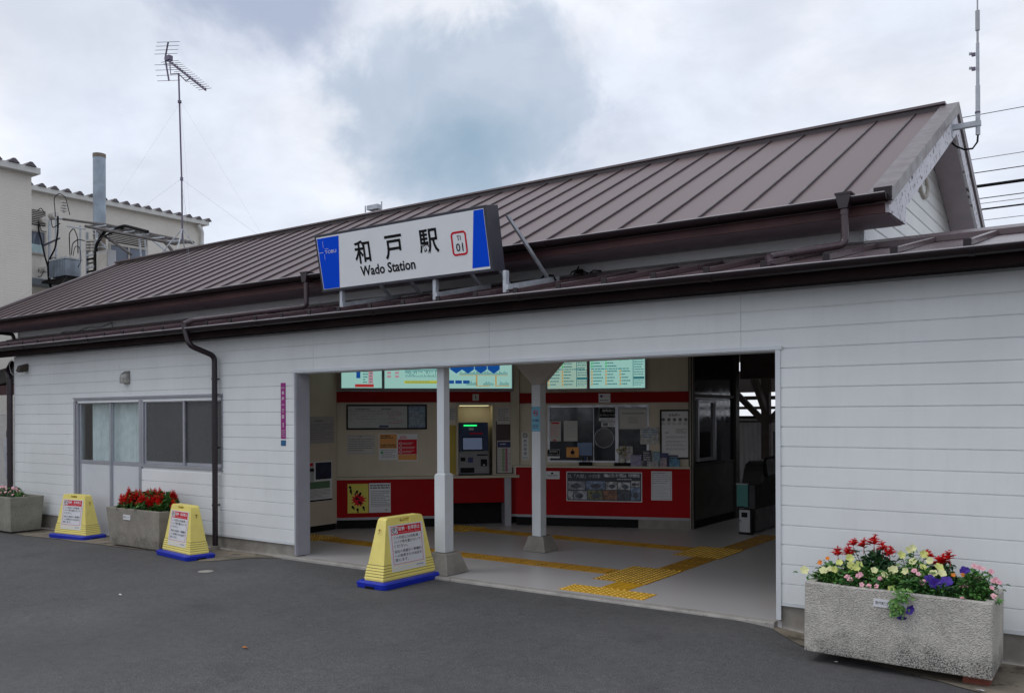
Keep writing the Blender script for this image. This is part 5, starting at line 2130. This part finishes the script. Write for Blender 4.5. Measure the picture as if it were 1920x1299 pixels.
GR = 'flowers in the large right planter'
BED = [  # kind, name, x, y, rx, ry, h, n, leaf, leaves, label
    ('yellow', 'petunia', -.48, -.06, .14, .15, .12, 170, .042, [LG[1], LG[2], LG[4], LG[1]], 'pale yellow petunia spilling over the left end of the right planter'),
    ('yellow', 'petunia', -.28, -.06, .15, .15, .14, 180, .042, [LG[1], LG[2], LG[4], LG[1]], 'pale yellow petunia below the tall salvias of the right planter'),
    ('yellow', 'petunia', -.08, -.08, .12, .14, .13, 150, .042, [LG[1], LG[2], LG[4], LG[1]], 'pale yellow petunia in the middle of the right planter'),
    ('yellow', 'petunia', .07, .06, .11, .13, .20, 170, .042, [LG[1], LG[2], LG[4], LG[2]], 'tallest pale yellow petunia rising right of the centre of the right planter'),
    ('yellow', 'petunia', .17, -.02, .13, .13, .16, 170, .042, [LG[1], LG[2], LG[4], LG[1]], 'pale yellow petunia below the second red salvia group of the right planter'),
    ('salvia', 'salvia', -.20, .12, .20, .11, .20, 240, .060, LDK, 'tall red salvia with dark leaves at the left of the right planter'),
    ('salvia', 'salvia', .22, .12, .12, .10, .18, 120, .050, LDK, 'red salvia half hidden behind yellow petunias, right of centre in the right planter'),
    ('orange', 'marigold', -.42, .12, .10, .09, .12, 80, .035, [LG[0], LG[1]], 'small orange marigold at the left back of the right planter'),
    ('orange', 'marigold', .33, .04, .10, .10, .13, 90, .035, [LG[0], LG[1]], 'orange marigold low among the leaves at the right of the right planter'),
    ('pink', 'impatiens', -.30, -.19, .11, .08, .08, 130, .036, [LG[0], LG[1], LG[1]], 'pink impatiens at the left front edge of the right planter'),
    ('pink', 'impatiens', -.14, -.20, .08, .07, .06, 90, .036, [LG[0], LG[1], LG[1]], 'small pink impatiens hanging over the front left of the plate'),
    ('pink', 'impatiens', .08, -.17, .09, .08, .10, 120, .036, [LG[0], LG[1], LG[1]], 'pink impatiens beside the violet petunia'),
    ('pink', 'impatiens', .30, -.17, .12, .08, .09, 150, .036, [LG[0], LG[1], LG[3]], 'pink impatiens at the front right of the planter'),
    ('pink', 'impatiens', .46, -.06, .13, .19, .17, 330, .040, [LG[0], LG[1], LG[1], LG[2]], 'largest pink impatiens at the right end of the right planter'),
    ('violet', 'petunia', .15, -.15, .10, .10, .10, 120, .038, [LG[0], LG[1]], 'deep violet petunia right of centre in the right planter'),
    ('violet', 'petunia', .31, -.02, .08, .08, .15, 90, .036, [LG[0], LG[1]], 'violet petunia with a single tall bloom near the right end')]
own = {i: [] for i in range(len(BED))}
for bl_ in BLOOMS:
    best = min((i for i in range(len(BED)) if BED[i][0] == bl_[0]), key=lambda i: (BED[i][2] - bl_[1]) ** 2 + (BED[i][3] - bl_[2]) ** 2)
    own[best].append(bl_)
for i, q in enumerate(BED):
    plant(q[1], q[10], 'flowering plant', P1, q[2], q[3], q[4], q[5], q[6], q[7], q[8], q[9], [], 20 + i, GR, at=own[i])
plant('marigold', 'bushy feathery marigold with no open flower in the right planter', 'plant', P1, -.08, .03, .13, .13, .19, 330, .030, [LG[0], LG[3], mat('leaf_teal', (.035, .13, .065), .5, var=.2)], [], 43, GR)
# trailing stem over the rim
tr_ = empty('trailing_petunia', 'violet petunia stem trailing down over the planter front and its name plate', 'flowering plant', P1.matrix_basis @ Vector((.07, -.27, .50)), group=GR)
b = MB()
rr = random.Random(9)
for i in range(110):
    t_ = rr.random()
    leaf(b, Vector((rr.gauss(0, .030) - .05 * t_, -.035 - .02 * rr.random(), .04 - .19 * t_)), Vector((rr.uniform(-1, 1), rr.uniform(-.8, 0), rr.uniform(-.8, .5))), Vector((0, -1, .3)), .036, .018, rr.choice([LG[1], LG[2], LG[4]]))
b.build('foliage', tr_)
b = MB()
bloom(b, rr, Vector((.045, -.06, -.10)), Vector((.8, -.6, -.2)), .036, VPET, 5, .7)
bloom(b, rr, Vector((-.01, -.055, -.165)), Vector((.1, -.5, -.8)), .034, VPET, 5, .5)
b.build('flowers', tr_)

GS = 'red salvias in the planter below the left window'
for i, (x, y) in enumerate(((-.42, .02), (-.24, -.06), (-.06, .05), (.12, -.05), (.29, .04), (.45, 0))):
    lb = ['red salvia at the left end of the middle planter', 'red salvia second from left in the middle planter', 'red salvia third from left in the middle planter',
          'red salvia fourth from left in the middle planter', 'red salvia fifth from left in the middle planter', 'red salvia at the right end, behind the yellow stand'][i]
    plant('salvia', lb, 'flowering plant', P2, x, y, .19, .17, (.24, .27, .28, .28, .29, .26)[i], 250, .070, [LG[0], LG[1], LG[1], LG[2]], [('salvia', 12 if i < 4 else 9)], 70 + i, GS, H=.455)
GI = 'pink flowers in the far left planter'
for i, (x, y, h) in enumerate(((-.45, 0, .17), (-.12, .0, .18), (.24, .02, .19), (.45, -.02, .12))):
    lb = ['pink impatiens in the far left planter, outermost', 'pink impatiens in the far left planter, second', 'pink impatiens in the far left planter, third', 'pink impatiens in the far left planter, at its right end'][i]
    plant('impatiens', lb, 'flowering plant', P3, x, y, .15, .12, h, 120, .042, [LG[1], LG[2], LG[0]], [('pink', (15, 14, 12, 5)[i])], 90 + i, GI, H=.49)

# ------------------------------------------------------------------ wall lamp box, left fence, umbrella, side roof
b = MB()
b.prism([(7.10, 2.60), (6.98, 2.56), (6.95, 2.47), (7.0, 2.45), (7.10, 2.48)], -15.02, -14.90, mat('dark_bronze', (.07, .055, .045), .5, metal=.3))
b.tube([(-14.99, 6.99, 2.47), (-15.10, 7.0, 2.44), (-15.25, 7.02, 2.42), (-15.36, 7.03, 2.46), (-15.40, 7.02, 2.60), (-15.36, 7.05, 2.68)], .006, mat('cable_grey', (.45, .46, .47), .5), 6)
tag(b.build('outdoor_sensor', bevel=.006), 'small dark bronze housing with a cable under the eave at the left corner', 'sensor')
FN = empty('wire_fence', 'pale wire mesh fence at the left edge behind the corner of the station', 'fence')
b = MB()
MESH = mat('fence_wire', (.55, .56, .60), .5)
for i in range(44):
    x = -21.6 + i * .07
    b.tube([(x, 8.6, -.1), (x, 8.6, 1.78)], .005, MESH, 4)
for i in range(15):
    z = .02 + i * .125
    b.tube([(-21.6, 8.595, z), (-18.6, 8.595, z)], .005, MESH, 4)
b.build('mesh', FN)
for x in (-18.62, -20.6):
    b = MB()
    b.box(x - .025, x + .025, 8.61, 8.66, -.1, 1.80, MESH)
    b.build('post', FN)
UM = empty('umbrella', 'closed clear umbrella with a dark hooked handle hanging on the wire fence', 'umbrella', (-18.75, 8.5, 0))
b = MB()
b.tube([(0, 0, 1.30), (0.0, 0, 1.42), (.015, 0, 1.47), (.05, 0, 1.485), (.08, 0, 1.46), (.085, 0, 1.42)], .012, INK, 8)
b.build('handle', UM)
b = MB()
b.tube([(0, 0, .45), (0, 0, .6), (0, 0, 1.1), (0, 0, 1.25), (0, 0, 1.30)], [.012, .04, .06, .045, .015], mat('clear_vinyl', (.55, .57, .62), .2, var=.2, alpha=.75), 10)
b.build('canopy', UM)
b = MB()
b.prism([(-17.6, 2.50), (-16.0, 2.66), (-15.6, 2.60), (-15.6, 2.42), (-16.2, 2.36), (-17.6, 2.30)], 7.5, 7.62, GUT, axis='y')
b.box(-18.5, -15.7, 7.62, 8.3, 2.30, 2.34, FASD)
b.box(-18.5, -15.75, 7.50, 7.60, 2.12, 2.29, FAS)
b.tube([(-15.70, 7.38, 2.30), (-15.70, 7.38, 2.38)], [.05, .03], LGREY, 10)
tag(b.build('porch_beam'), 'dark brown timber beam and bracket under the eave at the far left', 'beam')

# ------------------------------------------------------------------ roof antenna (left)
AN = empty('tv_antenna', 'tall television aerial on a guyed mast at the left end of the ridge', 'antenna', (-16.76, 11.2, RZ + .1))
AMET = mat('antenna_metal', (.14, .12, .17), .45, metal=.5)
b = MB()
b.tube([(.04, 0, .17), (.02, 0, 1.5), (-.075, 0, 3.80)], .018, AMET, 8)
b.tube([(.02, 0, 1.46), (.02, 0, 1.53)], .032, AMET, 8)
b.tube([(-.04, 0, 3.15), (-.045, 0, 3.20)], .04, AMET, 8)
for dx, dy in ((-.28, -.28), (.28, -.28), (-.28, .28), (.28, .28)):
    b.tube([(.035, 0, .42), (dx, dy, -.10 - .0)], .012, GALV, 6)
b.build('mast', AN)
b = MB()


def BM(t_):   # boom from rear (reflector) to front
    return Vector((-.545, -.02, 4.23)).lerp(Vector((.86, .02, 3.23)), t_)


b.tube([BM(0), BM(1)], .017, AMET, 6)
b.tube([BM(.12) + Vector((0, 0, -.0)), BM(.14) + Vector((0, 0, -.25)), Vector((-.09, 0, 3.80)), Vector((.20, 0, 3.56)), BM(.62)], .011, AMET, 6)
b.box(-.50, -.36, -.05, .05, 4.16, 4.26, AMET)
for s, z0 in ((1, 0), (-1, 0)):
    p = BM(0)
    q = p + Vector((.12 if s > 0 else .14, 0, .33 if s > 0 else -.52))
    b.tube([p, q], .020, AMET, 6)
    for k in range(4):
        c = p.lerp(q, .28 + .24 * k)
        b.tube([c + Vector((-.20, -.15, -.01)), c + Vector((.20, .15, .01))], .0055, AMET, 4)
rr = random.Random(3)
for k in range(15):
    t_ = .12 + .86 * k / 14
    c = BM(t_) + Vector((0, 0, .015))
    L_ = .19 - .06 * t_
    b.tube([c + Vector((-L_ * .85, -L_ * .62, -.02)), c + Vector((L_ * .85, L_ * .62, .02))], .0055, AMET, 4)
    b.box(c.x - .022, c.x + .022, c.y - .02, c.y + .02, c.z - .02, c.z + .02, AMET)
b.build('aerial', AN)
b = MB()
WIREM = mat('guy_wire', (.35, .36, .40), .5, metal=.4)
for z, tg_ in ((1.5, 2.6), (3.17, 1.9)):
    for dx, dy in ((-1, -.9), (1, -.6), (-1, .9), (1.1, .6)):
        y_ = dy * tg_
        b.tube([(0, 0, z), (dx * tg_, y_, -.1 - RS * abs(y_))], .0016 if z < 2 else .0009, WIREM, 4)
b.build('guy_wire', AN)
# mast antenna at the right gable
RA = empty('radio_antenna', 'grey radio antenna on a bracket at the right gable of the station', 'antenna', (-1.395, 10.9, 4.80))
b = MB()
b.tube([(0, 0, 0), (0, 0, .55)], .024, GALV, 10)
b.tube([(0, 0, .55), (0, 0, 1.02)], .018, GALV, 10)
b.tube([(-.002, 0, .24), (-.002, 0, .26)], .028, AMET, 10)
b.tube([(0, 0, 1.02), (0, 0, 1.16)], .012, LGREY, 8)
b.tube([(0, 0, 1.16), (0, 0, 1.38)], .023, LGREY, 10)
b.tube([(0, 0, 1.38), (0, 0, 1.95)], .008, LGREY, 8)
b.build('mast', RA)
for z in (.90, .74):
    b = MB()
    b.box(-.06, -.022, -.015, .015, z - .015, z + .02, AMET)
    b.box(-.085, -.055, -.012, .012, z + .005, z + .03, LGREY)
    b.build('clamp', RA)
b = MB()
b.box(-.25, .03, -.03, .03, .10, .155, GALV)
b.box(-.275, -.25, -.05, .05, .02, .22, GALV)
b.build('bracket', RA)
b = MB()
b.tube([(0, 0, .0), (-.005, -.01, -.08), (-.05, -.03, -.15), (-.13, -.04, -.15), (-.22, -.02, -.09), (-.26, 0, -.04)], .011, INK, 6)
b.build('cable', RA)
# small fitting standing on the ridge
b = MB()
b.box(-11.12, -10.86, 11.15, 11.28, RZ + .12, RZ + .20, GALV)
b.tube([(-11.2, 11.2, RZ + .1), (-11.2, 11.2, RZ + .22)], .012, GALV, 6)
b.tube([(-10.80, 11.2, RZ + .1), (-10.80, 11.2, RZ + .24)], .012, GALV, 6)
tag(b.build('ridge_fitting'), 'small grey metal fitting on the ridge above the station sign', 'fitting')

# ------------------------------------------------------------------ background buildings on the left
def beige_mat():
    m = mat('beige_siding', (.62, .59, .54), .75, var=.05, vscale=.6, streak=.08)
    t = m.node_tree
    b = t.nodes['Principled BSDF']
    co = t.nodes.new('ShaderNodeTexCoord')
    w_ = t.nodes.new('ShaderNodeTexWave')
    w_.wave_type = 'BANDS'
    w_.bands_direction = 'Z'
    w_.inputs['Scale'].default_value = 5
    w_.inputs['Distortion'].default_value = 1.2
    w_.inputs['Detail'].default_value = 2
    t.links.new(co.outputs['Object'], w_.inputs['Vector'])
    bn = t.nodes.new('ShaderNodeBump')
    bn.inputs['Strength'].default_value = .25
    bn.inputs['Distance'].default_value = .01
    t.links.new(w_.outputs[0], bn.inputs['Height'])
    t.links.new(bn.outputs[0], b.inputs['Normal'])
    return m


BEI = beige_mat()
EAVE = mat('eave_white', (.55, .55, .53), .6, var=.05)
CORR = mat('roof_corrugated', (.10, .085, .095), .6, var=.1)
BWIN = mat('far_window', (.10, .12, .16), .08, var=.3, vscale=.6)
BWINL = mat('far_window_blind', (.42, .55, .58), .3, var=.1)
FRB = mat('far_window_frame', (.38, .35, .32), .6)


def far_building(label, X, y0, y1, ze, wins, depth=14):
    t = empty('office_building', label, 'building', (X, (y0 + y1) / 2, 0))
    I_ = Matrix.Translation((-X, -(y0 + y1) / 2, 0))
    b = MB(I_)
    b.box(X - depth, X, y0, y1, -.3, ze, BEI)
    b.build('wall', t)
    b = MB(I_)
    b.box(X - depth, X + .25, y0 - .05, y1 + .12, ze, ze + .16, EAVE)
    b.build('eave', t)
    b = MB(I_)
    y = y0 + .05
    while y < y1 + .05:
        vs = [(X - depth, y, ze + .161), (X - depth, y + .11, ze + .27), (X - depth, y + .17, ze + .27), (X - depth, y + .28, ze + .161)]
        vs += [(X + .30, a[1], a[2]) for a in vs]
        b.add(vs, [(0, 1, 5, 4), (1, 2, 6, 5), (2, 3, 7, 6), (4, 5, 6, 7)], CORR)
        y += .43
    b.build('roof', t)
    for (a, c, z0, z1, kind) in wins:
        if kind == 'louvre':
            b = MB(I_)
            b.box(X + .001, X + .02, a, c, z0, z1, DARK)
            z = z0 + .03
            while z < z1:
                b.box(X + .021, X + .05, a, c, z, z + .028, FRB)
                z += .06
            b.build('louvre', t)
        else:
            b = MB(I_)
            for q in ((a, a + .05, z0, z1), (c - .05, c, z0, z1), (a + .05, c - .05, z0, z0 + .06), (a + .05, c - .05, z1 - .06, z1), ((a + c) / 2 - .025, (a + c) / 2 + .025, z0 + .06, z1 - .06)):
                b.box(X + .001, X + .06, q[0], q[1], q[2], q[3], FRB)
            w_ = b.build('window', t)
            b = MB(I_)
            b.box(X + .005, X + .02, a + .05, c - .05, z0 + .06, z1 - .06, BWIN)
            if kind == 'blind':
                b.box(X + .021, X + .024, a + .05, c - .05, z0 + .06, z0 + (z1 - z0) * .42, BWINL)
            o = b.build('pane', w_)
    return t


F1 = far_building('beige office block with a corrugated roof edge at the far left', -24, -6, 11.53, 8.20, [(9.0, 10.2, 3.5, 4.6, 'win')])
F2 = far_building('farther beige office block behind the utility pole', -30, 11.0, 21.0, 9.28,
                  [(13.7, 14.86, 8.17, 8.68, 'louvre'), (13.7, 14.86, 7.18, 8.0, 'blind'), (17.1, 18.6, 8.03, 8.62, 'louvre'), (17.1, 18.6, 6.9, 7.98, 'win'), (13.2, 15, 3.6, 4.8, 'win')])
b = MB(Matrix.Translation((30, -16, 0)))
b.box(-30, -29.4, 12.5, 15.6, 6.1, 6.3, mat('grey_canopy', (.16, .18, .21), .5))
b.build('canopy', F2)
b = MB(Matrix.Translation((30, -16, 0)))
b.tube(bend([(-29.85, 20.7, 9.25), (-29.85, 20.88, 9.0), (-29.9, 20.9, 8.8), (-29.9, 20.9, 0)], r=.1), .07, EAVE, 8)
b.build('downpipe', F2)

# ------------------------------------------------------------------ utility pole with transformer
AMET2 = mat('arm_dark', (.07, .065, .065), .7, var=.3, vscale=3)
UP_ = empty('utility_pole', 'stout steel capped pole carrying transformer gear behind the roof', 'utility pole', (-26.84, 15.0, 0))
STB = mat('pole_blue_steel', (.29, .34, .40), .5, metal=.3, var=.2, vscale=2)
STBr = mat('pole_brown', (.20, .165, .13), .8, var=.15, vscale=3)
PORC = mat('porcelain', (.55, .52, .48), .3, var=.1)
b = MB()
b.tube([(0, 0, -.3), (0, 0, 7.75)], .185, STBr, 20)
b.tube([(0, 0, 7.75), (0, 0, 9.98)], .19, STB, 20)
b.tube([(0, 0, 9.98), (0, 0, 10.10)], .197, STBr, 20)
b.build('shaft', UP_)
ARMM = mat('weathered_arm', (.10, .09, .09), .7, var=.3, vscale=4)
b = MB()
for z in (7.62, 7.5, 7.1, 6.95, 6.7, 6.5, 6.3, 6.0):
    b.tube([(0, 0, z), (0, 0, z + .03)], .21, GALV, 16)
for k in range(7):
    b.box(-.24, .30, -.30, -.24, 6.05 + k * .13, 6.10 + k * .13, (GALV, ARMM, DARK)[k % 3])
for x in (-.26, .31):
    b.box(x - .02, x + .02, -.31, -.23, 5.9, 7.6, GALV)
b.build('band', UP_)
b = MB()
b.tube([(-1.85, -.2, 8.24), (.60, -.2, 7.74)], .045, ARMM, 6)
b.tube([(-1.6, -.2, 7.98), (-.5, -.2, 7.74)], .03, GALV, 6)
b.tube([(-2.75, -.2, 8.35), (-1.85, -.2, 8.26)], .035, GALV, 6)
b.build('crossarm', UP_)
b = MB()
P0, P1 = Vector((.55, -.2, 7.76)), Vector((5.25, -.2, 6.62))
Q0, Q1 = Vector((.55, -.75, 7.60)), Vector((5.25, -.75, 6.50))
b.tube([P0, P1], .05, ARMM, 6)
b.tube([Q0, Q1], .05, ARMM, 6)
for k in range(19):
    b.tube([P0.lerp(P1, k / 18), Q0.lerp(Q1, (k + (.5 if k % 2 else 0)) / 18.5)], .022, (ARMM, GALV)[k % 3 == 1], 5)
for (x0, z0, x1, z1, r_) in ((.4, 7.55, 2.3, 6.6, .04), (2.7, 7.2, 2.85, 6.3, .03), (3.0, 7.1, 3.15, 6.2, .03), (3.05, 7.1, 4.3, 6.4, .03), (3.8, 6.95, 4.5, 6.4, .045), (.35, 7.3, .9, 7.0, .03)):
    b.tube([(x0, -.3, z0), (x1, -.3, z1)], r_, ARMM if r_ > .035 else GALV, 6)
b.build('lattice_arm', UP_)


def insul(x, z, up=False):
    b = MB()
    d_ = Vector((0, 0, 1)) if up else Vector((1, 0, 0))
    c = Vector((x, -.25, z))
    b.tube([c - d_ * .20, c + d_ * .20], .03, GALV, 8)
    for k in range(4):
        q = c + d_ * (-.15 + .095 * k)
        b.tube([q, q + d_ * .045], .105, PORC, 12)
    b.build('insulator', UP_)


for q in ((-3.12, 8.36), (-2.42, 8.42), (-2.05, 6.72), (-2.95, 6.68)):
    insul(*q)
insul(-1.72, 8.62, True)
insul(-.15, 7.15, True)
insul(.12, 7.12, True)
b = MB()
for k in range(10):
    b.box(-1.94 + k * .095, -1.905 + k * .095, -.62, -.582, 6.26, 6.80, STB)
b.box(-1.96, -.985, -.58, -.07, 6.27, 6.78, STB)
b.box(-1.98, -.98, -.62, -.02, 6.80, 6.85, GALV)
b.box(-2.4, -.7, -.65, 0, 6.12, 6.20, DARK)
for x in (-1.85, -1.5, -1.2):
    b.tube([(x, -.3, 6.85), (x, -.3, 6.98)], .04, PORC, 8)
b.build('transformer', UP_)
b = MB()
for x, r_ in ((-2.75, .05), (-2.33, .035), (-.80, .03)):
    b.tube([(x, -.2, 8.30 if x < -1 else 7.9), (x, -.2, 4.8)], r_, GALV, 8)
b.tube([(-3.0, -.3, 7.48), (-1.9, -.3, 7.60)], .03, AMET, 6)
b.build('frame', UP_)
for r_, pts in ((.030, [(-3.14, 8.35), (-3.10, 7.95), (-2.98, 7.73), (-2.7, 7.07), (-2.5, 6.7), (-2.30, 6.0)]), (.030, [(-1.85, 8.30), (-1.85, 7.8), (-2.03, 7.27), (-2.5, 6.88), (-2.48, 6.3), (-2.30, 5.9)]),
                (.014, [(-3.2, 8.3), (-3.22, 8.65), (-2.95, 8.75), (-2.7, 8.5)]), (.014, [(-2.0, 8.3), (-2.1, 8.95), (-1.75, 9.05), (-1.35, 8.85), (-1.1, 8.25)]), (.014, [(-3.05, 8.2), (-2.95, 7.95), (-2.6, 7.9)]), (.014, [(-2.3, 8.3), (-2.2, 7.95), (-1.7, 8.05)]),
                (.016, [(-1.1, 6.95), (-1.14, 7.66), (-.86, 7.80), (-.62, 7.47), (-.60, 6.95)]), (.016, [(-1.0, 6.95), (-.95, 7.3), (-.6, 7.4), (-.2, 7.3)]), (.012, [(-.9, 6.9), (-.8, 7.2), (-.5, 7.15), (-.4, 6.7), (-.6, 6.5)]),
                (.012, [(-3.1, 6.7), (-3.25, 6.5), (-3.0, 6.4), (-2.8, 6.6)]), (.014, [(-1.9, 6.9), (-2.1, 7.0), (-2.35, 6.95)]), (.050, [(.49, 6.2), (.49, 7.1), (.97, 7.45), (2.1, 7.48), (3.3, 7.15)]), (.03, [(.42, 6.2), (.40, 7.0), (.8, 7.3), (2.0, 7.4)])):
    b = MB()
    b.tube(bend([(x, -.38, z) for x, z in pts], r=.12), r_, INK, 6)
    b.build('cable', UP_)
b = MB()
b.box(.62, 1.30, -.45, -.2, 6.22, 6.85, LGREY)
b.box(.68, 1.24, -.47, -.451, 6.28, 6.78, PORC)
b.build('junction_box', UP_)

# ------------------------------------------------------------------ overhead railway cables behind the roof
cabs = [(8.20, .010, 'thin overhead wire just above the thick black cable'), (7.85, .016, 'overhead wire third from the top'), (7.50, .055, 'thick black overhead cable right of the gable'),
        (7.18, .016, 'overhead wire just under the thick black cable'), (6.90, .030, 'medium dark overhead cable below the thick one'), (6.62, .010, 'thin overhead wire between the lower cables'), (6.40, .018, 'overhead wire low above the lower roof'),
        (6.1, .018, 'second lowest overhead wire'), (5.9, .010, 'lowest thin overhead wire above the lower roof'), (9.32, .012, 'topmost single overhead wire crossing behind the radio antenna'), (7.05, .010, 'hair-thin overhead wire over the medium cable')]
for z, r_, lb in cabs:
    b = MB()
    b.tube([(-16 + 4 * k, 25 + (.4 if z > 9 else 0), z + .15 * math.cos((k % 5) * PI / 2.5)) if False else (-16 + 4 * k, 25, z) for k in range(16)], r_ * .75, INK, 6)
    tag(b.build('overhead_cable'), lb, 'cable', 'overhead railway cables')

# litter on the asphalt
for x, y, s_, c, lb in ((-8.15, 4.75, .03, WHT, 'tiny white scrap of paper lying on the asphalt at the lower left'), (-5.5, 4.2, .035, mat('dry_leaf', (.30, .12, .04), .8), 'dry orange leaf lying on the asphalt in the middle'),
                        (-.80, 6.30, .032, mat('crumpled', (.42, .42, .42), .5, var=.3, vscale=40), 'crumpled grey wrapper beside the brick under the right planter'), (-1.75, 6.45, .02, WHT, 'tiny white scrap below the right planter')):
    b = MB()
    z = gz(x, y) + .006
    rr = random.Random(int(x * 100))
    pts = [(x + s_ * math.cos(k * 1.05) * rr.uniform(.5, 1.2), y + s_ * .6 * math.sin(k * 1.05) * rr.uniform(.5, 1.2), z + rr.uniform(0, s_ * .35)) for k in range(6)]
    b.add(pts + [(x, y, z + s_ * .45)], [(k, (k + 1) % 6, 6) for k in range(6)], c)
    tag(b.build('litter'), lb, 'litter')
